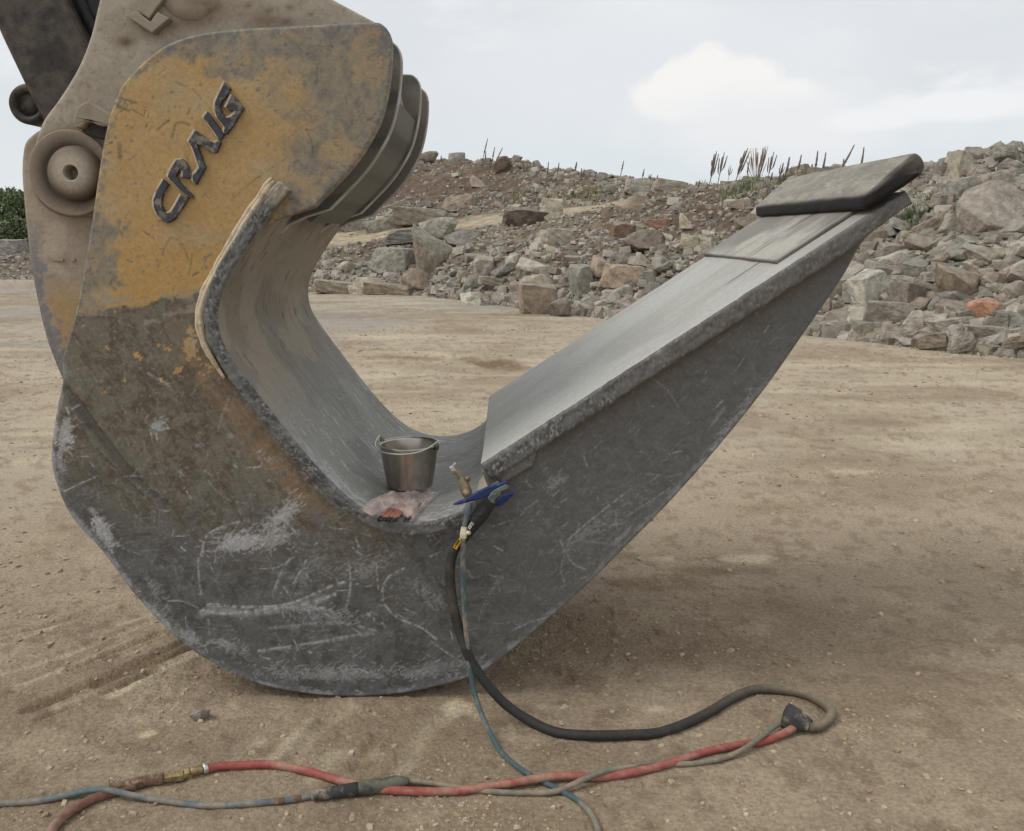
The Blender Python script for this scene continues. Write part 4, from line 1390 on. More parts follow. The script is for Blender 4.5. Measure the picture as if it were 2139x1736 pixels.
def ground_col(x, y):
    r = np.hypot(x, y)
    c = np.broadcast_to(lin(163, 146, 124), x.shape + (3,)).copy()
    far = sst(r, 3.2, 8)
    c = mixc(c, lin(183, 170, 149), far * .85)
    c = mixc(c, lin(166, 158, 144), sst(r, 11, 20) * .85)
    a = fbm(x * .9, y * .9, 311, 4)
    b = fbm(x * 4, y * 4, 312, 4, .6)
    g = fbm(x * 13, y * 13, 313, 4, .6)
    h = fbm(x * .6 + 2, y * 3.2, 314, 6, .65)
    h2 = fbm(x * 1.0 + 2, y * 5.5, 316, 6, .66)
    c = mixc(c, lin(144, 127, 105), sst(a, .45, .68) * .6)
    c = mixc(c, lin(180, 163, 139), sst(b, .54, .72) * .6)
    c = mixc(c, lin(130, 112, 93), sst(g, .54, .70) * .5)
    c = mixc(c, lin(196, 184, 160), sst(h, .54, .66) * .45 * sst(r, 5, 9) * (1 - sst(r, 26, 36)))
    c = mixc(c, lin(150, 136, 115), sst(h2, .55, .68) * .4 * sst(r, 4.5, 8) * (1 - sst(r, 26, 36)))
    c = mixc(c, lin(150, 146, 140), sst(fbm(x * .2, y * .5, 317, 4), .52, .64) * .5 * sst(r, 11, 16))
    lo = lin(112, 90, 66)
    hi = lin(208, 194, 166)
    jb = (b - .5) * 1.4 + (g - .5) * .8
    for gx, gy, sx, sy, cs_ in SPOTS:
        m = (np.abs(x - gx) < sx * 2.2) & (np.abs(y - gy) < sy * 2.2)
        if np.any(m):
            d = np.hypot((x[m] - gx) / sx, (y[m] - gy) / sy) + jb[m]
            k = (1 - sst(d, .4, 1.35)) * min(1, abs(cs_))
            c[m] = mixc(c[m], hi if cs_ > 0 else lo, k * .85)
    for p, wd, dp, cs_ in RUTS:
        m = (x > p[:, 0].min() - .2) & (x < p[:, 0].max() + .2) & (y > p[:, 1].min() - .2) & (y < p[:, 1].max() + .2)
        if np.any(m):
            d = np.min(np.hypot(x[m][:, None] - p[None, :, 0], y[m][:, None] - p[None, :, 1]), 1)
            k = (1 - sst(d / wd + jb[m] * .8, .3, 1.4)) * min(1, abs(cs_))
            c[m] = mixc(c[m], hi if cs_ > 0 else lo, k * .8)
    return c


def polar(tl, tr, nt, rs):
    th = np.linspace(tl, tr, nt)
    A, Rr = np.meshgrid(th, rs, indexing='ij')
    return np.sin(A) * Rr, np.cos(A) * Rr


rs = np.r_[np.linspace(.0, 1.75, 18), np.arange(1.8, 4.6, .0115), np.geomspace(4.6, 30, 200), np.geomspace(30.5, 900, 46)]
D2R = math.pi / 180
ths = np.r_[np.arange(-180, -50, 5), np.arange(-50, -33, .5), np.linspace(-33, 33, 600), np.arange(33.5, 50, .5), np.arange(50, 180.1, 5)]
A, Rr = np.meshgrid(ths * D2R, rs, indexing='ij')
GX, GY = np.sin(A) * Rr, np.cos(A) * Rr
gx_, gy_ = GX.ravel(), GY.ravel()
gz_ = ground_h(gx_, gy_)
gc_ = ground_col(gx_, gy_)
a_, b_ = GX.shape
idx = np.arange(a_ * b_).reshape(a_, b_)
Q = np.stack([idx[:-1, 1:-1], idx[:-1, 2:], idx[1:, 2:], idx[1:, 1:-1]], -1).reshape(-1, 4)
Q = np.vstack([Q, np.stack([idx[:-1, 0], idx[:-1, 1], idx[1:, 1], idx[1:, 0]], -1)])
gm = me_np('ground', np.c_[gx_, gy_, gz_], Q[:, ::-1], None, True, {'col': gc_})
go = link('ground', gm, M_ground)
go['kind'] = 'structure'


# ------------------------------------------------------------------ rubble hill
def zof(y, D):
    return P(CX, y, D)[2]


ROWS = [
    (-1.1, [(32, 0), (33, .45), (34, .7), (37, .7), (42, .7), (50, .7), (80, .7)]),
    (-.47, [(32, 0), (33, .45), (34, .72), (37, .7), (42, .7), (50, .7), (80, .7)]),
    (-.30, [(26, 0), (27.5, .6), (29, 1.2), (31.5, 1.4), (35, 2.8), (41, 4.3), (70, 3)]),
    (-.196, [(24.6, 0), (26, .65), (28.3, zof(514, 28.3)), (31, zof(486, 31)), (35, zof(440, 35)), (41, zof(330, 41)), (70, 3)]),
    (-.10, [(23.4, 0), (25, .75), (27.6, zof(490, 27.6)), (30.5, zof(462, 30.5)), (34, zof(420, 34)), (40, zof(326, 40)), (70, 3)]),
    (-.02, [(20.6, 0), (22.5, .85), (26, zof(470, 26)), (29, zof(445, 29)), (32.5, zof(405, 32.5)), (37, zof(338, 37)), (70, 3)]),
    (.05, [(18.2, 0), (20.5, .95), (25, zof(455, 25)), (28.5, zof(430, 28.5)), (31, zof(392, 31)), (35, zof(352, 35)), (70, 2.6)]),
    (.10, [(17.2, 0), (19.5, 1.0), (24.5, zof(440, 24.5)), (28, zof(424, 28)), (30.5, zof(385, 30.5)), (34, zof(366, 34)), (70, 2.4)]),
    (.15, [(16.4, 0), (18.5, 1.0), (23, zof(424, 23)), (27, zof(404, 27)), (29, zof(388, 29)), (31, zof(382, 31)), (70, 2.2)]),
    (.196, [(15.8, 0), (17.8, 1.0), (21.5, zof(430, 21.5)), (24, zof(402, 24)), (26, zof(394, 26)), (28, zof(393, 28)), (70, 2)]),
    (.26, [(15.1, 0), (17, 1.0), (20, zof(430, 20)), (22.5, zof(392, 22.5)), (24.5, zof(385, 24.5)), (27, zof(388, 27)), (70, 2)]),
    (.36, [(13.9, 0), (15.6, .95), (18.5, zof(430, 18.5)), (20.5, zof(388, 20.5)), (22, zof(380, 22)), (25, zof(384, 25)), (70, 2)]),
    (.44, [(12.9, 0), (14.5, .95), (17, zof(440, 17)), (18.6, zof(400, 18.6)), (19.6, zof(384, 19.6)), (22, zof(388, 22)), (70, 2)]),
    (.475, [(12.5, 0), (14, .95), (16.2, zof(430, 16.2)), (17.6, zof(374, 17.6)), (18.6, zof(348, 18.6)), (20.5, zof(352, 20.5)), (70, 2)]),
    (.505, [(12.2, 0), (13.7, .95), (15.9, zof(425, 15.9)), (17.4, zof(358, 17.4)), (18.4, zof(334, 18.4)), (20, zof(338, 20)), (70, 2)]),
    (.566, [(11.7, 0), (13.2, .95), (15.5, zof(425, 15.5)), (17.2, zof(365, 17.2)), (18.5, zof(342, 18.5)), (20, zof(345, 20)), (70, 2)]),
    (1.0, [(8.5, 0), (10, 1.0), (12.2, 2.2), (14, 2.8), (16, 3.2), (18, 3.2), (60, 2)]),
]
RT = np.array([r[0] for r in ROWS])
RD = np.array([[p[0] for p in r[1]] for r in ROWS], float)
RZ = np.array([[p[1] for p in r[1]] for r in ROWS], float)


def hill_uv(t, u):
    t = np.asarray(t, float)
    u = np.clip(np.asarray(u, float), 0, 5.999)
    k = u.astype(int)
    f = u - k
    Dn = np.stack([np.interp(t, RT, RD[:, j]) for j in range(7)], -1)
    Zn = np.stack([np.interp(t, RT, RZ[:, j]) for j in range(7)], -1)
    D = np.take_along_axis(Dn, k[..., None], -1)[..., 0] * (1 - f) + np.take_along_axis(Dn, k[..., None] + 1, -1)[..., 0] * f
    Z = np.take_along_axis(Zn, k[..., None], -1)[..., 0] * (1 - f) + np.take_along_axis(Zn, k[..., None] + 1, -1)[..., 0] * f
    x = t * D
    path = np.exp(-((u - 2.5) / .55) ** 4) * (1 - sst(t, .11, .15))
    amp = np.clip(u, 0, 1) * (1 - .85 * path)
    Z = Z + (fbm(x * .5, D * .5, 401, 4) - .5) * .7 * amp + (fbm(x * 2, D * 2, 402, 4, .6) - .5) * .35 * amp
    return x, D, Z, path


def hill_z(x, y):
    t = x / y
    Dn = np.array([np.interp(t, RT, RD[:, j]) for j in range(7)])
    u = float(np.interp(y, Dn, np.arange(7)))
    return float(hill_uv(np.array([t]), np.array([u]))[2][0]) if y > Dn[0] else 0.0


def hit(x, y, dmin=9.0, dmax=45.0):
    """where the view ray through x, y meets the rubble hill"""
    a, b, c = ray(x, y)
    D = dmin
    while D < dmax:
        s = D / b
        X, Z = a * s, H + c * s
        if Z <= max(hill_z(X, D), 0.0) + .02:
            return X, D, Z
        D += .08
    return None


tt_ = np.r_[np.linspace(-1.1, -.62, 30), np.linspace(-.61, .62, 620), np.linspace(.63, 1.0, 30)]
uu_ = np.r_[-.35, np.linspace(0, 5, 230), np.linspace(5.1, 6, 12)]
Tm, Um = np.meshgrid(tt_, uu_, indexing='ij')
X, D, Z, pth = hill_uv(Tm, np.clip(Um, 0, None))
sk = Um < 0
Z = np.where(sk, -.15, Z)
D2 = np.where(sk, D - .5, D)
X = X * D2 / D
Z = Z + np.where((Um == 0), -.02, 0)
n1 = fbm(X * .35, D * .35, 411, 4)
n2 = fbm(X * 2.2, D * 2.2, 412, 4, .6)
c = np.broadcast_to(lin(132, 118, 102), X.shape + (3,)).copy()
brownm = np.exp(-((Tm - .19) / .11) ** 2 - ((Um - 2.4) / 1.3) ** 2) * 1.3 + np.exp(-((Tm + .1) / .2) ** 2 - ((Um - 4.2) / .9) ** 2) * 1.3 + sst(n1, .5, .65) * .5
c = mixc(c, lin(112, 96, 84), np.clip(brownm, 0, 1))
c = mixc(c, lin(150, 138, 122), sst(n2, .55, .7) * .3)
c = mixc(c, lin(182, 168, 144), np.clip(pth * (1 - sst(np.abs(Um - 2.5), .35, .6)) * .95, 0, 1))
c = mixc(c, lin(120, 116, 90), sst(fbm(X * .8, D * .8, 415, 4), .6, .7) * .4)
c = mixc(c, lin(160, 144, 122), (1 - sst(Um, .0, .25)) * .8)
a_, b_ = X.shape
idx = np.arange(a_ * b_).reshape(a_, b_)
Q = np.stack([idx[:-1, :-1], idx[1:, :-1], idx[1:, 1:], idx[:-1, 1:]], -1).reshape(-1, 4)
hm = me_np('hillside', np.c_[X.ravel(), D2.ravel(), Z.ravel()], Q, None, True, {'col': c.reshape(-1, 3)})
ho = link('hillside', hm, M_hill)
ho['kind'] = 'structure'


# ------------------------------------------------------------------ rocks
def rock_points(r, kind):
    if kind == 'boulder':
        n = 22
        p = r.normal(size=(n, 3))
        p /= np.linalg.norm(p, axis=1)[:, None]
        p = p / (np.max(np.abs(p), axis=1)[:, None] ** .35)
        p *= 1 - r.random((n, 1)) * .1
        return p
    cr = np.array([(a, b, c_) for a in (-1, 1) for b in (-1, 1) for c_ in (-1, 1)], float)
    cr = cr * (1 - r.random((8, 3)) * (.42 if kind != 'slab' else .3))
    if kind == 'wedge':
        sel = (cr[:, 2] > 0) & (cr[:, 0] > 0)
        cr[sel, 2] = -r.random(sel.sum()) * .6
        sel = (cr[:, 2] > 0)
        cr[sel, 0] += r.uniform(0, .9)
        cr[sel, 1] *= r.uniform(.3, .8)
    if kind == 'slab':
        cr[:, 2] += cr[:, 0] * r.uniform(-.25, .25)
    outp = []
    for p in cr:
        if r.random() < .5:
            for ax in range(3):
                q = p.copy()
                q[ax] *= 1 - r.uniform(.25, .75)
                outp.append(q)
        else:
            outp.append(p)
    return np.array(outp)


def rock_arrays(seed, kind='block', sub=0, rough=.05):
    r = np.random.default_rng(seed)
    pts = rock_points(r, kind)
    lo_, hi_ = pts.min(0), pts.max(0)
    pts = (pts - (lo_ + hi_) / 2) / ((hi_ - lo_) / 2)
    bm = bmesh.new()
    for p in pts:
        bm.verts.new(p)
    res = bmesh.ops.convex_hull(bm, input=bm.verts)
    bmesh.ops.delete(bm, geom=[v for v in bm.verts if not v.link_faces], context='VERTS')
    if sub:
        bmesh.ops.bevel(bm, geom=bm.edges[:], offset=.035, segments=1, affect='EDGES')
        bmesh.ops.triangulate(bm, faces=bm.faces[:])
        for _ in range(sub):
            bmesh.ops.subdivide_edges(bm, edges=[e for e in bm.edges if e.calc_length() > .22], cuts=1, use_grid_fill=True)
        bmesh.ops.triangulate(bm, faces=bm.faces[:])
    bm.verts.ensure_lookup_table()
    bm.normal_update()
    V = np.array([v.co[:] for v in bm.verts])
    Nn = np.array([v.normal[:] for v in bm.verts])
    if sub:
        d = fbm(V[:, 0] * 2.6 + V[:, 2] * 2.1 + 10, V[:, 1] * 2.6 - V[:, 2] * 1.3 + 10, seed, 4, .65) - .5
        V = V + Nn * (d * rough * 2)[:, None]
    bmesh.ops.triangulate(bm, faces=bm.faces[:])
    T = np.array([[v.index for v in f.verts] for f in bm.faces])
    bm.free()
    return V, T


KINDS = ['slab', 'block', 'boulder', 'wedge']
BIG = [rock_arrays(500 + i, KINDS[i % 4], 3, .09) for i in range(20)]
MID = [rock_arrays(600 + i, KINDS[i % 4], 1, .07) for i in range(20)]
SML = [rock_arrays(700 + i, ('block', 'slab', 'wedge')[i % 3], 0) for i in range(18)]
BIGM = [me_np('rock', V, None, T) for V, T in BIG]
MIDM = [me_np('rock', V, None, T) for V, T in MID]
PEBM = [me_np('stone', V, None, T) for V, T in BIG[:8] + MID[:12]]
for m_ in BIGM + MIDM:
    m_.materials.append(M_rock)
for m_ in PEBM:
    m_.materials.append(M_pebble)

RCN = ['light grey', 'grey', 'dull grey', 'pale cream', 'brownish', 'dark grey', 'beige']
RC = [lin(172, 166, 154), lin(156, 151, 140), lin(142, 136, 126), lin(186, 180, 165), lin(144, 132, 118), lin(130, 124, 116), lin(160, 148, 136)]
USED = {}


def relation(px_, py_, marks):
    best = min(marks, key=lambda m: math.hypot(px_ - m[0], (py_ - m[1]) * 1.3))
    dx, dy = px_ - best[0], py_ - best[1]
    d = math.hypot(dx, dy)
    if abs(dx) > abs(dy) * 1.4:
        w_ = 'right of' if dx > 0 else 'left of'
    elif abs(dy) > abs(dx) * 1.4:
        w_ = 'below' if dy > 0 else 'above'
    else:
        w_ = ('below' if dy > 0 else 'above') + (' and right of' if dx > 0 else ' and left of')
    q = 'just' if d < 45 else ('slightly' if d < 90 else 'well')
    return f'{q} {w_} the {best[2]}'


LMK = [(905, 525, 'big rounded boulder'), (820, 545, 'squared grey boulder'), (915, 482, 'pale pointed boulder'), (1128, 630, 'big tan boulder'), (984, 625, 'near-white block'), (1152, 440, 'split pale block'),
       (1262, 560, 'pinkish pointed block'), (1350, 505, 'dark brown boulder'), (1290, 353, 'perched ridge slab'), (880, 455, 'long grey ledge'), (1050, 345, 'dark ridge boulder'), (765, 590, 'thin cream slab'),
       (2090, 440, 'huge grey boulder'), (2005, 358, 'leaning beam block'), (2012, 585, 'brownish pointed boulder'), (2060, 645, 'orange-pink boulder'), (1815, 605, 'white-faced slab'), (1990, 678, 'long flat slab'),
       (2065, 700, 'triangular slab'), (1900, 625, 'dark slanting block'), (1795, 492, 'near-white stone'), (1118, 553, 'pale wedge stone'), (1440, 505, 'pale tilted flake'), (1560, 400, 'green tuft on the crest'), (1900, 445, 'green weeds')]


def place_rock(x, y, w_, h_, label, color, big=True, k=0, rot=0.0, depth=1.0, group=None, flat=None, tilt=0.0):
    """stone read off the photograph: centre x, y and apparent width, height; rests on the hill where the ray meets it"""
    hp_ = hit(x, y + h_ * .38)
    if hp_ is None:
        return None
    X, D, Z = hp_
    sx = w_ / 2 * D / F * 1.02
    sz = h_ / 2 * D / F * 1.05
    kd = 0 if any(q in label for q in ('slab', 'flat', 'ledge', 'flake', 'beam')) else (2 if any(q in label for q in ('boulder', 'cobble', 'rounded')) else (3 if any(q in label for q in ('wedge', 'pointed', 'triangular', 'cone', 'leaning', 'splinter', 'slanting')) else 1))
    me = (BIGM if big else MIDM)[(4 * k + kd) % 20]
    o = bpy.data.objects.new('rock', me)
    o.scale = (sx * 1.08, (sx + sz) / 2 * depth, sz * 1.12)
    a, b, c = ray(x, y)
    s = D / b
    o.location = (a * s, D + o.scale[1] * .35, H + c * s)
    o.rotation_euler = (0, math.radians(tilt), math.radians(rot * .12))
    o.color = (*[q * .86 for q in color], 1)
    col.objects.link(o)
    tag(o, label, 'rock', group)
    return o


NR = [
    (905, 525, 90, 92, 'big rounded grey-brown boulder in the lower bank right of the hook', lin(150, 142, 128), 0),
    (820, 545, 76, 48, 'squared grey boulder with a flat pale top beside the big rounded boulder', lin(166, 162, 150), 1),
    (876, 588, 70, 50, 'brown wedge-shaped stone leaning against the foot of the big rounded boulder', lin(146, 126, 108), 2),
    (915, 482, 72, 48, 'pale pointed boulder standing on the edge of the dirt track', lin(180, 174, 160), 3),
    (868, 493, 110, 26, 'long dark grey slab lying left of the pale pointed boulder', lin(128, 124, 116), 4),
    (700, 602, 82, 26, 'long low slab at the left foot of the bank', lin(170, 158, 142), 5),
    (765, 590, 52, 18, 'thin cream slab on the foot of the bank', lin(206, 196, 176), 6),
    (754, 604, 46, 24, 'small cream stone in front of the thin cream slab', lin(204, 196, 176), 7),
    (812, 606, 90, 24, 'flat brownish slab at the foot of the bank', lin(160, 146, 128), 8),
    (984, 625, 42, 26, 'small near-white block alone on the gravel at the foot of the bank', lin(216, 212, 196), 9),
    (1128, 630, 76, 64, 'big tan boulder with a flat face at the foot of the bank', lin(168, 152, 134), 10),
    (1170, 645, 46, 38, 'dark brown stone leaning on the right of the tan boulder', lin(132, 122, 110), 11),
    (1100, 625, 30, 52, 'narrow upright grey stone left of the tan boulder', lin(140, 134, 124), 12),
    (1012, 562, 40, 48, 'upright squared pale stone in the middle of the bank', lin(178, 170, 156), 13),
    (1118, 553, 66, 26, 'pale wedge stone with a bright top in the middle of the bank', lin(200, 192, 176), 0),
    (1062, 560, 70, 22, 'long dark grey stone left of the pale wedge', lin(122, 118, 112), 1),
    (1152, 440, 46, 44, 'split pale block on top of the bank beside the dirt track', lin(198, 190, 170), 2),
    (1100, 455, 90, 36, 'dark brown shaly rock mass below the split pale block', lin(112, 100, 90), 3),
    (1130, 590, 76, 30, 'rough pale brown stone above the tan boulder', lin(178, 166, 148), 4),
    (1040, 590, 72, 18, 'thin tilted pale slab in the bank right of the wedge stone', lin(176, 168, 152), 5),
    (1160, 500, 70, 36, 'pale blocky stone high in the bank below the split block', lin(180, 172, 156), 6),
    (965, 500, 70, 36, 'dark grey angular rock right of the pale pointed boulder', lin(128, 124, 118), 7),
    (1215, 590, 34, 60, 'leaning grey slab standing on end in the bank', lin(152, 148, 138), 8),
    (1262, 560, 52, 42, 'pinkish beige pointed block near the blade', lin(186, 166, 148), 9),
    (1300, 580, 80, 44, 'pinkish broken block low against the blade edge', lin(184, 164, 144), 10),
    (1345, 545, 32, 28, 'small pale pointed stone in the brown soil', lin(184, 176, 160), 11),
    (1350, 505, 82, 44, 'dark brown soil-covered boulder in the brown mound', lin(112, 98, 86), 12),
    (1300, 485, 44, 40, 'reddish brown squared block in the brown mound', lin(140, 116, 98), 13),
    (1375, 470, 46, 22, 'reddish slab with a pale front in the brown mound', lin(168, 134, 116), 0),
    (1432, 465, 22, 34, 'pale upright splinter stone in the brown mound', lin(202, 192, 170), 1),
    (1440, 505, 30, 28, 'pale tilted flake below the splinter stone', lin(196, 186, 162), 2),
    (1478, 515, 26, 34, 'pale standing stone close to the blade', lin(184, 178, 162), 3),
    (1290, 353, 52, 16, 'flat grey slab perched on the ridge', lin(150, 148, 138), 4),
    (1275, 395, 30, 20, 'squared grey stone below the perched slab', lin(150, 146, 138), 5),
    (1330, 390, 50, 30, 'pale sloping slab on the ridge slope', lin(186, 180, 166), 6),
    (1395, 390, 60, 26, 'pale blocky stones pressed into the crest slope', lin(182, 172, 156), 7),
    (880, 455, 100, 36, 'long grey block ledge above the dirt track', lin(150, 144, 130), 8),
    (800, 470, 76, 24, 'low squared block at the left end of the track', lin(152, 146, 134), 9),
    (745, 472, 50, 22, 'small squared block beside the far ears', lin(150, 142, 130), 10),
    (960, 425, 60, 28, 'beige block on the ledge above the track', lin(172, 158, 140), 11),
    (1050, 345, 32, 32, 'dark brown boulder on the ridge', lin(104, 88, 76), 12),
    (893, 330, 42, 22, 'grey rounded rock on the ridge beside the far ear', lin(148, 140, 128), 13),
    (955, 330, 34, 20, 'pale rock on the ridge skyline', lin(168, 164, 156), 0),
    (1000, 382, 30, 24, 'pale cone-shaped stone on the upper slope', lin(172, 160, 146), 1),
    # right-hand pile
    (2090, 440, 130, 110, 'huge grey boulder with a pale lower face high on the right pile', lin(170, 160, 148), 2),
    (2078, 384, 64, 48, 'squared grey block above the huge boulder', lin(168, 160, 148), 3),
    (2005, 358, 36, 70, 'long pale beam-like block leaning on the top of the right pile', lin(188, 180, 162), 4),
    (1995, 360, 60, 34, 'broad grey stone left of the leaning beam block', lin(158, 150, 140), 5),
    (2010, 395, 50, 40, 'grey five-sided stone under the leaning beam block', lin(162, 156, 146), 6),
    (2034, 408, 34, 22, 'pale rounded stone beside the squared grey block', lin(186, 176, 164), 7),
    (2120, 395, 24, 22, 'round cobble at the right of the squared grey block', lin(160, 152, 142), 8),
    (2122, 418, 60, 30, 'flat grey slab at the right edge of the photograph', lin(160, 152, 142), 9),
    (2012, 585, 98, 72, 'large brownish pointed boulder in the middle of the right pile', lin(158, 144, 126), 10),
    (2060, 645, 56, 42, 'orange-pink boulder low in the right pile', lin(196, 148, 122), 11),
    (1815, 605, 64, 66, 'white-faced slab tilted beside the blade', lin(206, 202, 188), 12),
    (1862, 655, 90, 44, 'grey slab leaning below the white-faced slab', lin(160, 152, 140), 13),
    (1900, 625, 46, 60, 'dark slanting block right of the white-faced slab', lin(146, 136, 126), 0),
    (1925, 600, 90, 30, 'long dark stone above the slanting block', lin(140, 132, 120), 1),
    (1990, 678, 90, 28, 'long flat slab with a pale top low in the right pile', lin(184, 174, 160), 2),
    (2065, 700, 88, 34, 'triangular grey slab at the foot of the right pile', lin(164, 154, 142), 3),
    (1875, 695, 60, 36, 'wedge of grey stone at the foot of the right pile', lin(166, 156, 144), 4),
    (1812, 690, 56, 30, 'low grey stone at the foot of the pile beside the blade', lin(150, 146, 134), 5),
    (2000, 620, 56, 34, 'squared grey stone left of the orange-pink boulder', lin(154, 150, 144), 6),
    (1832, 555, 44, 26, 'pale pinkish stone on the slope right of the blade', lin(186, 176, 162), 7),
    (1865, 525, 50, 30, 'rough grey stone on the slope right of the tip', lin(160, 152, 140), 8),
    (1902, 495, 36, 22, 'yellowish flat stone on the slope below the green weeds', lin(190, 180, 156), 9),
    (2070, 530, 90, 40, 'low broad pale stone under the huge boulder', lin(170, 162, 148), 10),
    (1810, 532, 24, 26, 'brown flat-faced stone close under the tip', lin(150, 132, 118), 11),
    (1795, 492, 16, 16, 'small near-white stone just below the tip', lin(206, 200, 190), 12),
    (2120, 610, 40, 40, 'grey stone at the right edge beyond the orange-pink boulder', lin(160, 150, 138), 13),
    (1725, 672, 40, 24, 'pale stone low in the gap under the blade', lin(176, 168, 152), 0),
    (1752, 640, 26, 20, 'small grey stone low in the gap under the blade', lin(160, 152, 140), 1),
    (1785, 700, 24, 26, 'slanting pale splinter at the foot of the pile', lin(186, 172, 156), 2),
    (2128, 700, 36, 26, 'pale flat stone at the foot of the pile at the right edge', lin(172, 166, 154), 3),
]
taken = []
nind = 0
for i, (x, y, w_, h_, lb, cc, k) in enumerate(NR):
    rr2 = random.Random(i)
    o = place_rock(x, y, w_, h_, lb, cc, w_ > 34, k, rr2.uniform(-180, 180), 1.0, tilt=rr2.uniform(-8, 8))
    if o:
        nind += 1
        taken.append((x, y, w_, h_))

# random rocks: the biggest that show become individuals, the rest is one rubble mass
rg = np.random.default_rng(21)
NC = 30000
t = rg.uniform(-.24, .66, NC)
t = np.where(rg.random(NC) < .06, rg.uniform(-.62, -.45, NC), t)
u = rg.random(NC) ** 1.0 * 5.05
u = np.where(rg.random(NC) < .12, rg.uniform(0, .25, NC), u)
x, D, Z, pth = hill_uv(t, u)
size = .038 * (1 - rg.random(NC) * .998) ** (-1 / 2.05)
size = np.minimum(size, np.where(t > .31, .25, .17) * rg.uniform(.7, 1.15, NC))
soil = np.exp(-((t - .19) / .10) ** 2 - ((u - 2.6) / 1.3) ** 2) + np.exp(-((t + .06) / .14) ** 2 - ((u - 4.1) / .7) ** 2)
size = np.where(rg.random(NC) < soil * .97, np.minimum(size, .055), size)
keep = (rg.random(NC) > (pth > .1) * (np.abs(u - 2.52) < .52) * .985)
size = np.where((t < .13) & (u > 1.35) & (u < 2.3), np.minimum(size, .07), size)
size = np.where((t < .13) & (u > 3.2), np.minimum(size, .16), size)
keep &= rg.random(NC) > soil * .55
size = np.where((t < -.4), np.minimum(size, .1), size)
size = np.where((u < .06), np.minimum(size, .12), size)
px, py = toV(x, D, Z)
for (a, b, w_, h_) in taken:
    ins = (np.abs(px - a) < w_ * .42) & (np.abs(py - b) < h_ * .42) & (size > .06)
    keep &= ~ins
x, D, Z, size, t, u, px, py = [q[keep] for q in (x, D, Z, size, t, u, px, py)]
app = size / D
vis = (px > 640) & (px < 2150) & ~((px > 1000) & (px < 1830) & (py > 560 + (1650 - px) * .64 - 6))
order = np.argsort(-app * vis)
nI = 300 - nind - 2
ind = order[:nI]
rest = np.setdiff1d(np.arange(len(x)), ind)
ZONES = {
    0: ('angular grey stone in the bank below the dirt track, between hook and blade', 'loose stones in the bank below the dirt track'),
    1: ('broken stone on the ridge slope above the dirt track', 'loose stones on the ridge slope above the track'),
    2: ('stone half sunk in the brown mound just left of the blade tip', 'loose stones in the brown mound'),
    3: ('angular grey stone in the tall pile right of the blade', 'loose stones in the pile right of the blade'),
}
cch = rg.integers(0, len(RC), len(x))
for i in ind:
    zn = 3 if t[i] > .31 else (2 if t[i] > .13 else (0 if u[i] < 2.6 else 1))
    kd = int(rg.integers(0, 4))
    vr = (4 * int(rg.integers(0, 5)) + kd)
    o = bpy.data.objects.new('rock', MIDM[vr] if app[i] < .009 else BIGM[vr])
    s = size[i]
    fl = (.35, .55) if kd == 0 else (.5, .9)
    o.scale = (s * rg.uniform(.9, 1.5), s * rg.uniform(.7, 1.1), s * rg.uniform(*fl))
    o.location = (x[i], D[i], Z[i] + o.scale[2] * .2)
    o.rotation_euler = (rg.uniform(-.5, .5), rg.uniform(-.5, .5), rg.uniform(0, 6.28))
    k = rg.uniform(.9, 1.05)
    o.color = (*[min(1, q * k) for q in RC[cch[i]]], 1)
    col.objects.link(o)
    szw = 'big' if app[i] > .014 else ('mid-sized' if app[i] > .009 else 'small')
    base_l = f'{szw} {RCN[cch[i]]} {("slab", "block", "rounded stone", "wedge")[kd]} {relation(px[i], py[i], LMK)}'
    tag(o, base_l, 'rock', ZONES[zn][1])
    USED.setdefault(base_l, []).append(o)


def settle(used):
    for lb, l in used.items():
        if len(l) == 2:
            a, b = sorted(l, key=lambda q: q.location[0] / q.location[1])
            a['label'] = lb + ', left one'
            b['label'] = lb + ', right one'
        elif len(l) > 2:
            for q in l:
                q['group'] = lb


def scatter(name, xs, ys, zs, sz, cols, variants, seed, sink=.3, m=M_rubble, flat=(.4, .85)):
    r = np.random.default_rng(seed)
    Vs, Ts, Cs = [], [], []
    o = 0
    for i in range(len(xs)):
        V, T = variants[int(r.integers(0, len(variants)))]
        sc = np.array([r.uniform(.8, 1.4), r.uniform(.7, 1.1), r.uniform(*flat)]) * sz[i]
        a, b = r.uniform(0, 6.28), r.uniform(-.5, .5)
        ca, sa, cb, sb = math.cos(a), math.sin(a), math.cos(b), math.sin(b)
        Rm = np.array([[ca, -sa, 0], [sa, ca, 0], [0, 0, 1]]) @ np.array([[cb, 0, sb], [0, 1, 0], [-sb, 0, cb]])
        W = (V * sc) @ Rm.T + np.array([xs[i], ys[i], zs[i] + sc[2] * sink])
        Vs.append(W)
        Ts.append(T + o)
        Cs.append(np.broadcast_to(np.array(cols[i]), (len(W), 3)))
        o += len(W)
    V = np.vstack(Vs)
    me = me_np(name, V, None, np.vstack(Ts), False, {'col': np.vstack(Cs)})
    ob = link(name, me, m)
    ob['kind'] = 'stuff'
    return ob


settle(USED)


def shade(n, seed, base=RC, lo=.8, hi=1.1):
    r = np.random.default_rng(seed)
    b = np.array(base)[r.integers(0, len(base), n)]
    return b * r.uniform(lo, hi, n)[:, None]


rb = scatter('rubble', x[rest], D[rest], Z[rest], size[rest], shade(len(rest), 5, RC, .78, 1.02), SML, 31, .15)
tag(rb, 'countless small broken stones covering the rubble hill', 'rubble')

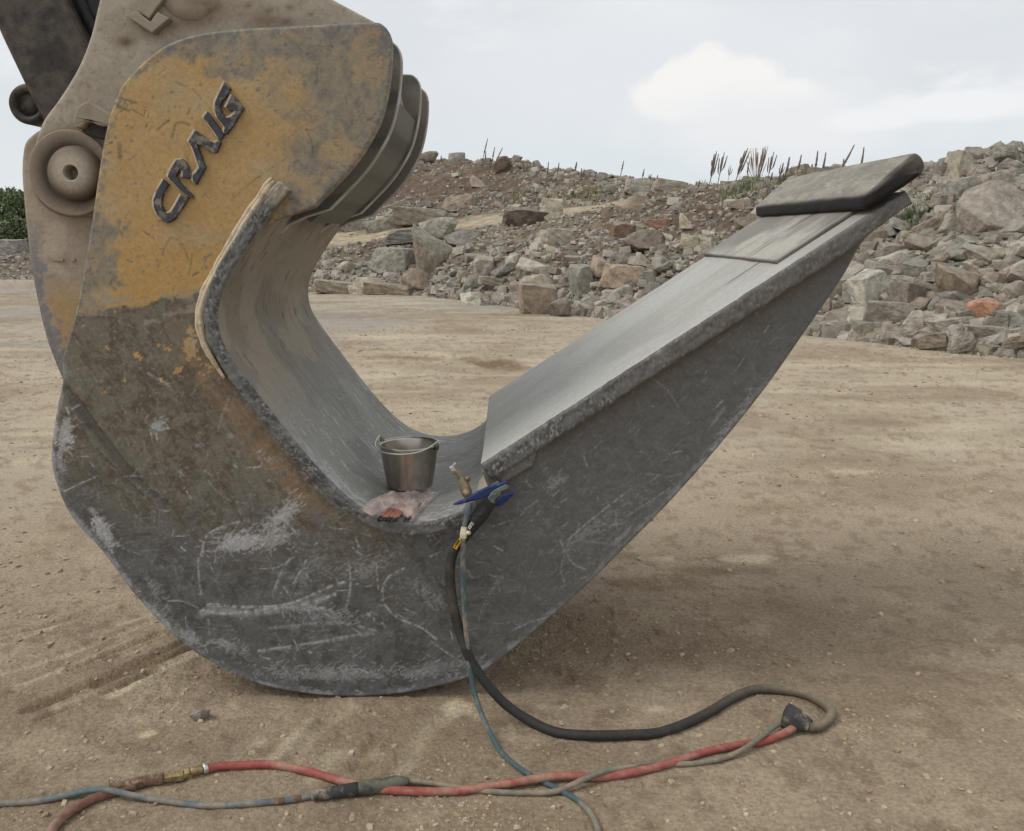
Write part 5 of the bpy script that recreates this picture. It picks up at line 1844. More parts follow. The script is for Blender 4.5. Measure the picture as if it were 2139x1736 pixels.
# gravel and clods on the yard
NG = 30000
r_g = np.random.default_rng(41)
gr = 1.9 + (r_g.random(NG) ** 1.7) * 14
ga = r_g.uniform(-34, 34, NG) * D2R
gxs, gys = np.sin(ga) * gr, np.cos(ga) * gr
cl = fbm(gxs * 1.2, gys * 1.2, 51, 3)
kp = r_g.random(NG) < .25 + 1.3 * sst(cl, .45, .65)
gxs, gys, gr = gxs[kp], gys[kp], gr[kp]
gs = .0022 * (1 - r_g.random(len(gxs)) * .985) ** (-1 / 2.2) * (1 + .12 * (gr - 2))
gs = np.minimum(gs, .006 + .0015 * gr)
gv = scatter('gravel', gxs, gys, ground_h(gxs, gys), gs, shade(len(gxs), 6, [lin(170, 148, 122), lin(186, 170, 146), lin(150, 128, 104), lin(176, 164, 148)], .8, 1.1), SML, 33, .1, M_grit, (.3, .6))
tag(gv, 'tiny stones and clods strewn over the dry dirt', 'gravel')

M_peb = M_rock


def ground_rock(x, y, w_, h_, label, color, k=0, grp=None, sink=.45, name='rock'):
    X, Y, _ = G(x, y + h_ * .3)
    sx = w_ / 2 * Y / F * 1.05
    o = bpy.data.objects.new(name, PEBM[k % 8 if w_ > 25 else 8 + k % 12])
    o.scale = (sx, sx * .85, sx * h_ / w_ * 1.25)
    z = float(ground_h(np.array([X]), np.array([Y]))[0])
    o.location = (X, Y, z + o.scale[2] * sink)
    o.rotation_euler = (0, 0, k * 1.3)
    o.color = (*color, 1)
    col.objects.link(o)
    tag(o, label, 'stone' if w_ < 25 else 'rock', grp)
    return o


ground_rock(417, 1486, 46, 30, 'grey half-buried rock in the dirt in front of the bucket heel', lin(138, 128, 122), 2)
PEB = [(857, 1838), (1214, 1910), (1188, 1895), (1340, 1833), (1925, 1620 + 0), (2122, 1925), (2120, 1945), (2055, 1978), (2075, 1980), (1822, 1984), (1630, 2000), (1665, 1985), (1875, 1728), (1893, 1612), (1755, 1890), (1730, 1830), (1715, 1955),
       (1350, 1966), (1355, 1815), (1285, 1950), (1365, 1963), (1160, 1970), (1212, 2010), (1030, 2015), (1045, 1895), (250, 1555), (310, 1700 - 60), (100, 1540), (395, 1735), (490, 1760), (350, 1640), (20, 1610), (110, 1500), (45, 1380),
       (1590, 1265), (1650, 1300), (1740, 1210), (1560, 1365), (1780, 1390), (1840, 1105), (1900, 1180), (1760, 1150), (2010, 1110), (2080, 1240), (2200, 1300), (2300, 1420), (2150, 1500), (2380, 1560), (2240, 1640), (2400, 1780), (2300, 1900),
       (1530, 1720), (1660, 1690), (1720, 1745), (1960, 1760), (2090, 1780), (2190, 1830), (2450, 1650), (640, 1770), (720, 1870 - 40), (560, 1990), (380, 1960), (700, 1985), (860, 1985), (460, 1850 - 40), (160, 1860 - 30), (2420, 1200), (2330, 1120)]
YMK = [(1700, 1445, 'black hose loop'), (1655, 1505, 'rubber boot'), (750, 1645, 'dark inline coupling'), (390, 1612, 'brass fittings'), (215, 1657, 'blue and brown hose crossing'), (417, 1486, 'half-buried rock'), (1240, 1700, 'end of the teal hose'),
       (740, 1455, 'steel bucket underside'), (1115, 1620, 'teal and red hose crossing'), (1400, 1590, 'red hose and grey cable'), (1250, 1525, 'black hose bend'), (2060, 1720, 'bottom right corner'), (2060, 1500, 'right edge'), (110, 1250, 'bucket heel'),
       (1400, 1048, 'rising blade')]
YU = {}
for i, (x_, y_) in enumerate(PEB):
    q = random.Random(i)
    ww = q.uniform(8, 13)
    ci = q.randrange(3)
    lb = f'{("tan", "pale", "brown")[ci]} pebble on the dirt {relation(x_ / 1.16877, y_ / 1.16877, YMK)}'
    YU.setdefault(lb, []).append(ground_rock(x_ / 1.16877, y_ / 1.16877, ww, ww * .7, lb, (lin(178, 160, 136), lin(190, 176, 154), lin(160, 140, 116))[ci], i, 'small stones lying loose on the yard', .35, 'stone'))
settle(YU)

# ------------------------------------------------------------------ plants on the ridge
def stalk_mesh(branches, seed):
    r = random.Random(seed)
    ms = []
    h = 1.0
    main = [(0, 0, 0), (.01, 0, .4), (-.005, 0, .75), (.015, 0, 1.0)]
    p = catmull(main, .05)
    ms.append(tube(p, np.interp(p[:, 2], [0, .5, .55, 1], [.010, .009, .018, .008]) * (1 + .5 * vn(p[:, 2] * 60, p[:, 2] * 0, seed)), 5))
    for i in range(branches):
        z0 = r.uniform(.35, .62)
        s = (-1) ** i * r.uniform(.06, .14)
        sy = r.uniform(-.08, .08)
        top = r.uniform(.75, .95)
        b = catmull([(0, 0, z0), (s * .7, sy * .6, z0 + .08), (s, sy, top)], .05)
        ms.append(tube(b, np.interp(b[:, 2], [z0, z0 + .12, top], [.005, .016, .009]) * (1 + .5 * vn(b[:, 2] * 60, b[:, 2] * 0, seed + i)), 5))
    V, Q, T = joinm(ms)
    return me_np('dead_stalk', V, Q, T, True)


STM = [stalk_mesh(0, 1), stalk_mesh(0, 2), stalk_mesh(5, 3), stalk_mesh(6, 4), stalk_mesh(4, 5)]
for m_ in STM:
    m_.materials.append(M_stalk)
Z2 = lambda x, y: ((1400 + x / 3.472) / 1.16877, (300 + y / 3.472) / 1.16877)
Z3 = lambda x, y: ((1900 + x / 2.893) / 1.16877, (320 + y / 2.893) / 1.16877)
Z0 = lambda x, y: ((750 + x / 2.893) / 1.16877, (300 + y / 2.893) / 1.16877)
ST = []
for a, b, c_, d, v in [(1150, 545, 1215, 240, 3), (1220, 535, 1280, 250, 2), (1310, 500, 1335, 360, 4), (1380, 480, 1480, 215, 3), (1470, 480, 1485, 330, 0), (1580, 450, 1632, 225, 0), (1640, 520, 1700, 245, 2), (1665, 500, 1690, 420, 1),
                       (1730, 500, 1780, 340, 4), (1790, 490, 1835, 290, 1), (1830, 490, 1865, 360, 4), (1885, 470, 1935, 270, 1), (1935, 440, 1945, 390, 0), (1965, 430, 1975, 383, 0), (2000, 420, 2027, 350, 1), (2048, 410, 2073, 235, 0),
                       (10, 410, 28, 330, 0), (60, 480, 70, 385, 0), (410, 400, 427, 320, 0), (580, 490, 600, 390, 1), (635, 495, 643, 440, 0), (645, 495, 660, 435, 1), (700, 495, 717, 440, 0), (1058, 545, 1072, 487, 0), (475, 490, 482, 445, 0), (1775, 500, 1778, 425, 1)]:
    ST.append((*Z2(a, b), *Z2(c_, d), v))
for a, b, c_, d, v in [(5, 350, 38, 225, 1), (50, 330, 80, 183, 0), (85, 330, 108, 245, 4), (125, 330, 165, 170, 1), (170, 310, 178, 265, 0), (195, 300, 200, 262, 0), (235, 290, 243, 235, 1), (262, 280, 281, 140, 0), (318, 260, 338, 150, 1), (470, 225, 540, 97, 1),
                       (460, 225, 465, 195, 0), (595, 190, 608, 113, 1), (1125, 320, 1175, 210, 0), (1610, 220, 1618, 155, 1)]:
    ST.append((*Z3(a, b), *Z3(c_, d), v))
for a, b, c_, d, v in [(1230, 300, 1275, 110, 0), (1255, 290, 1262, 200, 1), (1300, 300, 1325, 170, 1), (1320, 300, 1380, 175, 0), (945, 260, 947, 230, 0), (1525, 330, 1530, 270, 1), (1550, 330, 1552, 280, 0), (1690, 430, 1705, 275, 1), (1765, 370, 1780, 280, 0),
                       (1895, 340, 1905, 275, 0), (1935, 360, 1938, 320, 0), (1950, 370, 1957, 325, 1), (1600, 330, 1598, 270, 0)]:
    ST.append((*Z0(a, b), *Z0(c_, d), v))
SMK = [(1050, 345, 'dark ridge boulder'), (893, 330, 'far bucket ear'), (1290, 353, 'perched ridge slab'), (1395, 390, 'pale crest stones'), (1572, 385, 'russet seed-head shrub'), (1660, 375, 'far cap corner'),
       (1800, 325, 'tip cap top'), (2005, 358, 'leaning beam block'), (1150, 350, 'left ridge')]
SU = {}
for i, (xb, yb, xt, yt, v) in enumerate(ST):
    tq = (xb - CX) / F * 1.02
    Dn = np.array([np.interp(tq, RT, RD[:, j]) for j in range(7)])
    hb = hit(xb, yb + 4, Dn[0] - .5, Dn[5] + .3)
    Dc = hb[1] if hb else (Dn[5] if tq < .13 else Dn[4])
    p0 = np.array(P(xb, yb, Dc))
    p1 = np.array(P(xt, yt, Dc))
    zg = hill_z(p0[0], p0[1]) - .08
    d = p1 - p0
    if zg < p0[2] and p0[2] - zg < .9:
        p0 = p0 - d / d[2] * (p0[2] - zg)
    d = p1 - p0
    ln = np.linalg.norm(d)
    o = bpy.data.objects.new('dead_mullein' if v > 1 else 'dead_stalk', STM[v])
    thick = (1.6 if v > 1 else 1.6) / max(ln, .3)
    o.scale = (ln * (1.0 if v > 1 else max(1, thick * .8)), ln * (1.0 if v > 1 else max(1, thick * .8)), ln)
    o.rotation_euler = Vector(d).to_track_quat('Z', 'Y').to_euler()
    o.location = p0
    col.objects.link(o)
    if v > 1:
        o.name = 'dead_mullein'
        lb = f'branched dead weed on crest {relation(xb, yb, SMK)}'
        gp_ = 'branched dead weeds on the crest'
    elif xt < 1300:
        lb = f'thin dry stalk on ridge {relation(xb, yb, SMK)}'
        gp_ = 'dry stalks on the left ridge'
    elif xt < 1900:
        lb = f'bare dry stalk on crest {relation(xb, yb, SMK)}'
        gp_ = 'dry stalks on the crest above the blade'
    else:
        lb = f'bare dry stalk on skyline {relation(xb, yb, SMK)}'
        gp_ = 'dry stalks on the right pile'
    tag(o, lb, 'dead plant' if v > 1 else 'dead stalk', gp_)
    SU.setdefault(lb, []).append(o)
settle(SU)


def grass_patch(name, label, pts, n, h, spread, colr, seed, bw=.012):
    r = np.random.default_rng(seed)
    Vs, Ts, Cs = [], [], []
    k = 0
    for (x0, y0, z0) in pts:
        for i in range(n):
            a = r.uniform(0, 6.28)
            d = abs(r.normal()) * spread
            bx_, by2 = x0 + math.cos(a) * d, y0 + math.sin(a) * d
            bz_ = hill_z(bx_, by2) - .03
            hh = h * r.uniform(.4, 1.15) * (1 - .25 * d / spread / 2)
            ln = r.normal(size=2) * hh * .35
            ww = bw * r.uniform(.6, 1.4)
            ux, uy = math.cos(a + 1.57) * ww, math.sin(a + 1.57) * ww
            Vs += [(bx_ - ux, by2 - uy, bz_), (bx_ + ux, by2 + uy, bz_), (bx_ + ln[0] * .4 + ux * .7, by2 + ln[1] * .4 + uy * .7, bz_ + hh * .6), (bx_ + ln[0] * .4 - ux * .7, by2 + ln[1] * .4 - uy * .7, bz_ + hh * .6), (bx_ + ln[0], by2 + ln[1], bz_ + hh)]
            Ts += [(k, k + 1, k + 2), (k, k + 2, k + 3), (k + 3, k + 2, k + 4)]
            cc_ = np.array(colr) * r.uniform(.7, 1.35)
            Cs += [cc_] * 5
            k += 5
    me = me_np(name, np.array(Vs), None, np.array(Ts), False, {'col': np.array(Cs)})
    o = link(name, me, M_grass)
    o['kind'] = 'stuff'
    tag(o, label, 'weeds')


def hits(l):
    return [q for q in (hit(*p) for p in l) if q]


grass_patch('weeds', 'dark green weeds on the slope right of the blade tip', hits([(1915, 430), (1935, 445), (1900, 455), (1945, 430), (1885, 470), (1870, 480), (1925, 465)]), 150, .30, .22, lin(112, 120, 92), 1)
grass_patch('weeds', 'green weeds at the foot of the right pile', hits([(1925, 700), (1935, 715), (1920, 690), (2050, 725), (2090, 725), (2120, 728), (1985, 722), (2020, 726), (1920, 560), (1930, 570)]), 110, .16, .2, lin(100, 116, 72), 2, .008)
grass_patch('weeds', 'grass tufts below the dead mulleins on the crest', hits([(1545, 400), (1560, 392), (1575, 396), (1530, 410), (1590, 405), (1515, 418), (1600, 400)]), 60, .36, .3, lin(128, 130, 104), 3)
grass_patch('weeds', 'sparse dry grass beside the dirt track and along the ridge', hits([(1240, 405), (1260, 398), (1200, 412), (1080, 420), (1150, 415), (1470, 392), (1640, 385), (1665, 380), (1230, 350), (1700, 500), (2100, 465), (2120, 470)]), 90, .28, .4, lin(134, 132, 96), 4)

# seed-head shrub on the crest
hq = hit(*Z2(1550, 500)) or (P(*Z2(1550, 500), 24.5))
sh = []
rq = random.Random(3)
for i in range(28):
    a = rq.uniform(-.55, .55)
    b = rq.uniform(-.4, .4)
    hgt = rq.uniform(.5, 1.0)
    p = catmull([(0, 0, 0), (a * .35, b * .3, hgt * .45), (a * .6, b * .5, hgt * .95)], .1)
    sh.append(tube(p, np.interp(p[:, 2], [0, hgt * .5, hgt * .62, hgt * .95], [.004, .004, .014, .007]), 4))
V, Q, T = joinm(sh)
me = me_np('dry_shrub', V * np.array([.75, .75, .95]), Q, T)
o = link('dry_shrub', me, mat('russet_seed_heads', base=lin(146, 126, 110), rough=.9, nscale=20, namt=.2, bump=0), None, (hq[0], hq[1], hill_z(hq[0], hq[1]) - .05))
tag(o, 'bushy dry shrub with russet seed heads on the crest', 'dry shrub')


# ------------------------------------------------------------------ trees at the far left
def leaf_cloud(seed, n, blobs):
    r = np.random.default_rng(seed)
    Vs, Cs = [], []
    bl_ = np.array(blobs)
    pick = r.integers(0, len(bl_), n)
    dirs = r.normal(size=(n, 3))
    dirs /= np.linalg.norm(dirs, axis=1)[:, None]
    rad = r.uniform(.55, 1.05, n) ** .6
    P0 = bl_[pick, :3] + dirs * rad[:, None] * bl_[pick, 3][:, None] * np.array([1, 1, .8])
    P0 += (np.stack([fbm(P0[:, 0] * 2, P0[:, 1] * 2 + P0[:, 2], s, 3) for s in (1, 2, 3)], 1) - .5) * .8
    s = r.uniform(.06, .15, n)
    u = r.normal(size=(n, 3))
    u /= np.linalg.norm(u, axis=1)[:, None]
    v = np.cross(u, r.normal(size=(n, 3)))
    v /= np.linalg.norm(v, axis=1)[:, None]
    Q4 = np.stack([P0 - u * s[:, None], P0 - v * s[:, None] * .6, P0 + u * s[:, None], P0 + v * s[:, None] * .6], 1).reshape(-1, 3)
    base = np.array([lin(108, 122, 86), lin(94, 108, 76), lin(132, 142, 104), lin(116, 126, 94)])
    cc_ = base[r.integers(0, 4, n)] * r.uniform(.8, 1.2, n)[:, None]
    C4 = np.repeat(cc_, 4, 0)
    return Q4, np.arange(n * 4).reshape(-1, 4), C4


def tree(X, Y, h, wd, seed, label):
    r = random.Random(seed)
    t_ = thing('tree', label, 'tree', (X, Y, 0))
    tp = catmull([(X, Y, -.1), (X + .1, Y, h * .4), (X - .05, Y + .1, h * .85)], .3)
    ms = [tube(tp, np.interp(tp[:, 2], [0, h], [.16, .03]), 8)]
    for i in range(7):
        a = r.uniform(0, 6.28)
        z0 = h * r.uniform(.2, .7)
        b = catmull([(X, Y, z0), (X + math.cos(a) * wd * .35, Y + math.sin(a) * wd * .35, z0 + h * .1), (X + math.cos(a) * wd * .7, Y + math.sin(a) * wd * .7, z0 + h * .22)], .3)
        ms.append(tube(b, np.linspace(.06, .02, len(b)), 6))
    put('trunk', *joinm(ms), M_bark, t_, True)
    bl_ = []
    for i in range(17):
        a = r.uniform(0, 6.28)
        z0 = r.uniform(.18, .95)
        rr_ = wd * (1 - abs(z0 - .45) * 1.0) * r.uniform(.3, .85)
        bl_.append((X + math.cos(a) * rr_, Y + math.sin(a) * rr_, z0 * h, r.uniform(.45, .8) * wd * .42))
    V, Q, C = leaf_cloud(seed, 9000, bl_)
    put('crown', V, Q, None, M_leaf, t_, False, {'col': C})


for i, (t_, D_, h_, w_, lb) in enumerate([(-.578, 62, 4.9, 2.6, 'bushy green tree cut by the left edge of the photograph'), (-.548, 60, 5.0, 2.4, 'round green tree just left of the dusty lug plate'),
                                          (-.512, 64, 5.6, 2.8, 'green tree mostly hidden behind the lug plate'), (-.60, 70, 7.2, 2.6, 'darker pointed tree behind the bushy ones at the left edge'),
                                          (-.56, 56, 2.6, 2.4, 'low green bush in front of the trees at the left'), (-.47, 66, 5.2, 3.0, 'green tree hidden behind the yellow ear')]):
    tree(t_ * D_, D_, h_ * .84, w_, 50 + i, lb)
bx2 = P(8, 521, 34)
o = bpy.data.objects.new('rock', BIGM[5])
o.scale = (.62, .6, .36)
o.location = (bx2[0], 34.3, bx2[2])
o.color = (*lin(140, 136, 130), 1)
col.objects.link(o)
tag(o, 'grey boulder on the low dirt berm at the far left edge', 'rock')

# ------------------------------------------------------------------ floor of the hook, used to rest things on
_fx = PB[len(PB) // 3:]


def floor_z(X):
    return float(np.interp(X, _fx[:, 0], _fx[:, 1]))


def floor_hit(x, y, up=0.0):
    a, b, c = ray(x, y)
    best = None
    D = 2.80
    while D < 4.1:
        s = D / b
        if H + c * s <= floor_z(a * s) + up:
            return np.array([a * s, D, floor_z(a * s) + up])
        D += .004
    return np.array([a * D / b, D, H + c * D / b])


# pail
pb = floor_hit(857, 1031)
PX, PY = pb[0], pb[1]
fz = max(floor_z(PX - .08), floor_z(PX + .08), floor_z(PX)) + .006
rt, rb_, ph_ = .1085, .084, .0
top_z = P(859, 925, PY)[2]
hh = top_z - fz
pail = thing('pail', 'small stainless steel pail with its wire handle down, standing in the hook trough', 'pail', (PX, PY, fz))


def vlathe(profile, cx, cy, seg=64):
    pr = np.array(profile, float)
    a = np.arange(seg) * 2 * math.pi / seg
    V = np.stack([cx + pr[:, 0][:, None] * np.cos(a), cy + pr[:, 0][:, None] * np.sin(a), np.broadcast_to(pr[:, 1][:, None], (len(pr), seg))], -1).reshape(-1, 3)
    n = len(pr)
    i = np.arange(n - 1)[:, None] * seg
    j = np.arange(seg)[None]
    j2 = (j + 1) % seg
    return V, np.stack([i + j, i + j2, i + seg + j2, i + seg + j], -1).reshape(-1, 4), None


V, Q, T = vlathe([(.001, fz + .004), (rb_ - .012, fz + .004), (rb_ - .008, fz), (rb_ - .002, fz + .002), (rb_, fz + .008), (rb_ + (rt - rb_) * .5, fz + hh * .5), (rt - .003, fz + hh - .01), (rt - .002, fz + hh - .004),
                  (rt - .004, fz + hh - .004), (rt - .006, fz + hh - .01), (rb_ + (rt - rb_) * .5 - .0025, fz + hh * .5), (rb_ - .004, fz + .012), (rb_ - .012, fz + .008), (.001, fz + .008)], PX, PY)
put('body', V, Q, T, M_pail, pail, True)
ap = np.linspace(0, 2 * math.pi, 65)[:-1]
rim = np.stack([PX + rt * np.cos(ap), PY + rt * np.sin(ap), np.full(64, fz + hh - .003)], 1)
rim = np.vstack([rim, rim[:2]])
put('rim', *tube(rim, .0032, 8, False), M_pail, pail, True)
aL = math.radians(158)
dirL = np.array([math.cos(aL), math.sin(aL)])
perp = np.array([dirL[1], -dirL[0]])
if perp[1] > 0:
    perp = -perp
hpth = []
for s in np.linspace(0, math.pi, 40):
    r0 = rt + .006
    lift = .004 + .016 * abs(math.cos(s)) ** 6 - .012 * math.sin(s)
    hpth.append((PX + dirL[0] * r0 * math.cos(s) * 1.05 + perp[0] * r0 * 1.12 * math.sin(s), PY + dirL[1] * r0 * math.cos(s) * 1.05 + perp[1] * r0 * 1.12 * math.sin(s), fz + hh + lift - .004))
hpth[0] = (PX + dirL[0] * (rt + .016), PY + dirL[1] * (rt + .016), fz + hh + .020)
put('handle', *tube(np.array(hpth), .0028, 8), M_silver, pail, True)
for sgn in (1, -1):
    e = np.array([PX + sgn * dirL[0] * (rt + .004), PY + sgn * dirL[1] * (rt + .004), fz + hh - .004])
    put('lug', *tube(np.array([e + [0, 0, -.012], e + [0, 0, .004], e + [0, 0, .016]]), [.007, .009, .006], 8), M_paild, pail, True)

# copper-coated rods and their plastic bag
Z4 = lambda x, y: ((870 + x / 8.9125) / 1.16877, (1180 + y / 8.9125) / 1.16877)
NRD = 22
for i in range(NRD):
    f = i / (NRD - 1)
    row = i % 2
    q = random.Random(i)
    tipx, tipy = 540 + 400 * f + q.uniform(-10, 10), 770 + 100 * f + q.uniform(-25, 25)
    if i >= NRD - 2:
        tipx, tipy = 1110 + 60 * (i - NRD + 2), 830
    e0 = floor_hit(*Z4(tipx, min(tipy, 740)), .006 + .008 * row + q.uniform(0, .004))
    e1 = floor_hit(*Z4(tipx + 330 + 110 * (1 - f) + q.uniform(-60, 60), 380 - 60 * row), .010 + .008 * row)
    d = e1 - e0
    d /= np.linalg.norm(d)
    e0 = e0 - d * q.uniform(.0, .02)
    tip = e0 - d * .03
    L_ = .15 + q.uniform(-.01, .01)
    cpt = (e0 + e0 + d * L_) / 2
    r_o = put('gouging_rod', *tube(np.array([e0, e0 + d * L_]), .0037, 8), M_copper, None, True)
    put('rod_tip', *tube(np.array([tip, tip + d * .004, e0]), [.0025, .0043, .0043], 8), M_dark, r_o, True)
    tag(r_o, 'thin copper-coated rod with a black end in the clear bag', 'rod', 'copper-coated rods in the plastic bag')

M_bag = bpy.data.materials.new('cloudy_plastic_film')
M_bag.use_nodes = True
t_ = M_bag.node_tree
bsdf = t_.nodes['Principled BSDF']
bsdf.inputs['Base Color'].default_value = (*lin(226, 206, 196), 1)
bsdf.inputs['Roughness'].default_value = .22
tr = t_.nodes.new('ShaderNodeBsdfTransparent')
mxs = t_.nodes.new('ShaderNodeMixShader')
nz = t_.nodes.new('ShaderNodeTexNoise')
nz.inputs['Scale'].default_value = 22
nz.inputs['Detail'].default_value = 6
coo = t_.nodes.new('ShaderNodeTexCoord')
t_.links.new(coo.outputs['Object'], nz.inputs['Vector'])
mr = t_.nodes.new('ShaderNodeMapRange')
mr.inputs['From Min'].default_value = .3
mr.inputs['From Max'].default_value = .7
mr.inputs['To Min'].default_value = .22
mr.inputs['To Max'].default_value = .55
t_.links.new(nz.outputs['Fac'], mr.inputs['Value'])
t_.links.new(mr.outputs[0], mxs.inputs[0])
t_.links.new(tr.outputs[0], mxs.inputs[1])
t_.links.new(bsdf.outputs[0], mxs.inputs[2])
t_.links.new(mxs.outputs[0], t_.nodes['Material Output'].inputs[0])
# bag outline: back edge and front edge, left to right
back = catmull([(70, 690), (160, 560), (260, 470), (480, 365), (830, 240), (1100, 185), (1500, 180), (1800, 205)], 60)
front = catmull([(80, 720), (220, 735), (480, 660), (640, 600), (860, 620), (1040, 700), (1200, 790), (1450, 560), (1790, 225)], 60)
nu, nv = 60, 30
bk, _ = resample(back, 1)
fr_, _ = resample(front, 1)
bk = bk[np.linspace(0, len(bk) - 1, nu).astype(int)]
fr_ = fr_[np.linspace(0, len(fr_) - 1, nu).astype(int)]
grid = np.zeros((nu, nv, 3))
for i in range(nu):
    b0 = floor_hit(*Z4(*bk[i]), .004)
    f0 = floor_hit(*Z4(fr_[i, 0], min(fr_[i, 1], 770)), .012 if 15 < i < 42 else .004)
    for j in range(nv):
        v = j / (nv - 1)
        p = b0 * (1 - v) + f0 * v
        mound = math.sin(math.pi * i / (nu - 1)) ** .6 * math.sin(math.pi * min(1, v * 1.0)) ** .6
        wr = (float(fbm(np.array([i * .16]), np.array([j * .22 + i * .05]), 77, 4, .6)[0]) - .5)
        p = np.array([p[0], p[1], max(p[2], floor_z(p[0]) + .003) + mound * (.026 + wr * .045) + abs(wr) * .008 * mound])
        grid[i, j] = p
idx = np.arange(nu * nv).reshape(nu, nv)
Q = np.stack([idx[:-1, :-1], idx[:-1, 1:], idx[1:, 1:], idx[1:, :-1]], -1).reshape(-1, 4)
top = grid.reshape(-1, 3)
bot = top.copy()
bot[:, 2] = [min(z, floor_z(x_) + .0025) for x_, z in zip(bot[:, 0], bot[:, 2])]
V = np.vstack([top, bot])
o = put('plastic_bag', V, np.vstack([Q, (Q + nu * nv)[:, ::-1]]), None, M_bag, None, True)
tag(o, 'crumpled clear plastic bag of copper rods on the lip in front of the pail', 'bag')

# ------------------------------------------------------------------ gouging torch on the lip
TQ = lambda x, y: ((1080 + x / 5.425) / 1.16877, (1100 + y / 5.425) / 1.16877)


def TP(x, y, D):
    return np.array(P(*TQ(x, y), D))


def rz(px, D=2.75):
    return px / 5.425 / 1.16877 * D / F * 1.02


tb = TP(400, 900, 2.75)
torch = thing('gouging_torch', 'black gouging torch with blue squeeze levers resting on the lip beside the bag', 'torch', tuple(tb))
put('handle', *tube(catmull([TP(640, 640, 2.765), TP(560, 760, 2.76), TP(470, 900, 2.755), TP(360, 1060, 2.755), TP(250, 1210, 2.757), TP(165, 1290, 2.76)], .008), np.interp(np.linspace(0, 1, 60), [0, .1, .3, .6, 1], [rz(70), rz(112), rz(110), rz(78), rz(52)])[:0].tolist() or
                    [float(q) for q in np.interp(np.linspace(0, 1, len(catmull([TP(640, 640, 2.765), TP(560, 760, 2.76), TP(470, 900, 2.755), TP(360, 1060, 2.755), TP(250, 1210, 2.757), TP(165, 1290, 2.76)], .008))), [0, .1, .3, .6, 1], [rz(70), rz(112), rz(108), rz(76), rz(52)])], 14), M_dark, torch, True)
neck = catmull([TP(345, 610, 2.80), TP(300, 500, 2.85), TP(270, 420, 2.89), TP(215, 320, 2.94), TP(150, 250, 2.97)], .006)
put('head', *tube(neck, np.interp(np.linspace(0, 1, len(neck)), [0, .12, .35, .55, .6, .8, 1], [rz(50), rz(78), rz(74), rz(58), rz(42), rz(38), rz(34)]), 12), M_khaki, torch, True)
put('collar', *tube(np.array([TP(352, 400, 2.88), TP(325, 370, 2.885), TP(305, 350, 2.89)]), [rz(38), rz(36), rz(28)], 10), M_khaki, torch, True)
V, Q, T = prism([(p[0], p[2]) for p in [TP(*q, 2.97) for q in [(92, 212), (140, 190), (150, 165), (178, 152), (178, 172), (160, 200), (186, 240), (140, 272), (118, 262)]]], 2.955, 2.975, .003)
put('jaw', V, Q, T, M_silver, torch)
V, Q, T = prism([(p[0], p[2]) for p in [TP(*q, 2.735) for q in [(142, 722), (165, 690), (320, 625), (460, 540), (600, 472), (720, 440), (850, 400), (888, 445), (860, 490), (780, 520), (640, 590), (520, 640), (400, 665), (220, 715)]]], 2.728, 2.742, .005)
lever = put('lever', V, Q, T, M_blue, torch)
V, Q, T = prism([(p[0], p[2]) for p in [TP(*q, 2.725) for q in [(690, 520), (840, 445), (888, 470), (860, 505), (760, 540), (700, 590), (620, 600), (640, 560)]]], 2.7215, 2.7275, .002)
put('lever_plate', V, Q, T, M_greymetal, lever)
V, Q, T = prism([(p[0], p[2]) for p in [TP(*q, 2.79) for q in [(690, 730), (740, 640), (800, 585), (955, 535), (935, 590), (860, 660), (760, 735)]]], 2.782, 2.796, .004)
put('lever', V, Q, T, M_blue, torch)
V, Q, T = prism([(p[0], p[2]) for p in [TP(*q, 2.75) for q in [(600, 640), (690, 560), (770, 560), (760, 600), (700, 640), (690, 700), (640, 690)]]], 2.745, 2.775, .004)
put('hinge_bracket', V, Q, T, M_greymetal, torch)
put('lever_spring', *tube(np.array([TP(420, 640, 2.75), TP(430, 700, 2.75), TP(400, 760, 2.748)]), rz(14), 8), M_greymetal, torch, True)
put('grip_disc', *lathe([(.0005, 2.7165), (rz(30), 2.717), (rz(36), 2.720), (rz(38), 2.728)], TP(505, 855, 2.72)[0], TP(505, 855, 2.72)[2], 24), M_dark, torch, True)
stub = catmull([TP(380, 690, 2.775), TP(345, 770, 2.765), TP(325, 860, 2.755)], .005)
put('gas_sleeve', *tube(stub, rz(56), 12), mat('grey_rubber', base=lin(100, 104, 108), rough=.7, nscale=40, namt=.2), torch, True)
V, Q, T = tube(catmull([TP(322, 850, 2.75), TP(305, 940, 2.742), TP(292, 1020, 2.738)], .005), rz(36), 10)
put('gas_pipe', V, Q, T, MATS['grey_rubber'], torch, True)
V, Q, T = tube(catmull([TP(292, 1010, 2.736), TP(284, 1080, 2.733), TP(274, 1165, 2.731)], .004), rz(1) * np.array([42, 46, 50, 46, 38])[np.linspace(0, 4, len(catmull([TP(292, 1010, 2.736), TP(284, 1080, 2.733), TP(274, 1165, 2.731)], .004))).astype(int)], 6)
put('union_nut', V, Q, T, M_cream2, torch, False)
put('valve_knob', *tube(np.array([TP(300, 1095, 2.73), TP(345, 1090, 2.727), TP(368, 1085, 2.725)]), [rz(26), rz(30), rz(24)], 8), M_cream2, torch, True)


def label_quad(name, pts, D, m, parent, th=.0015):
    V, Q, T = prism([(p[0], p[2]) for p in [TP(*q, D) for q in pts]], D, D + th, 0)
    return put(name, V, Q, T, m, parent)


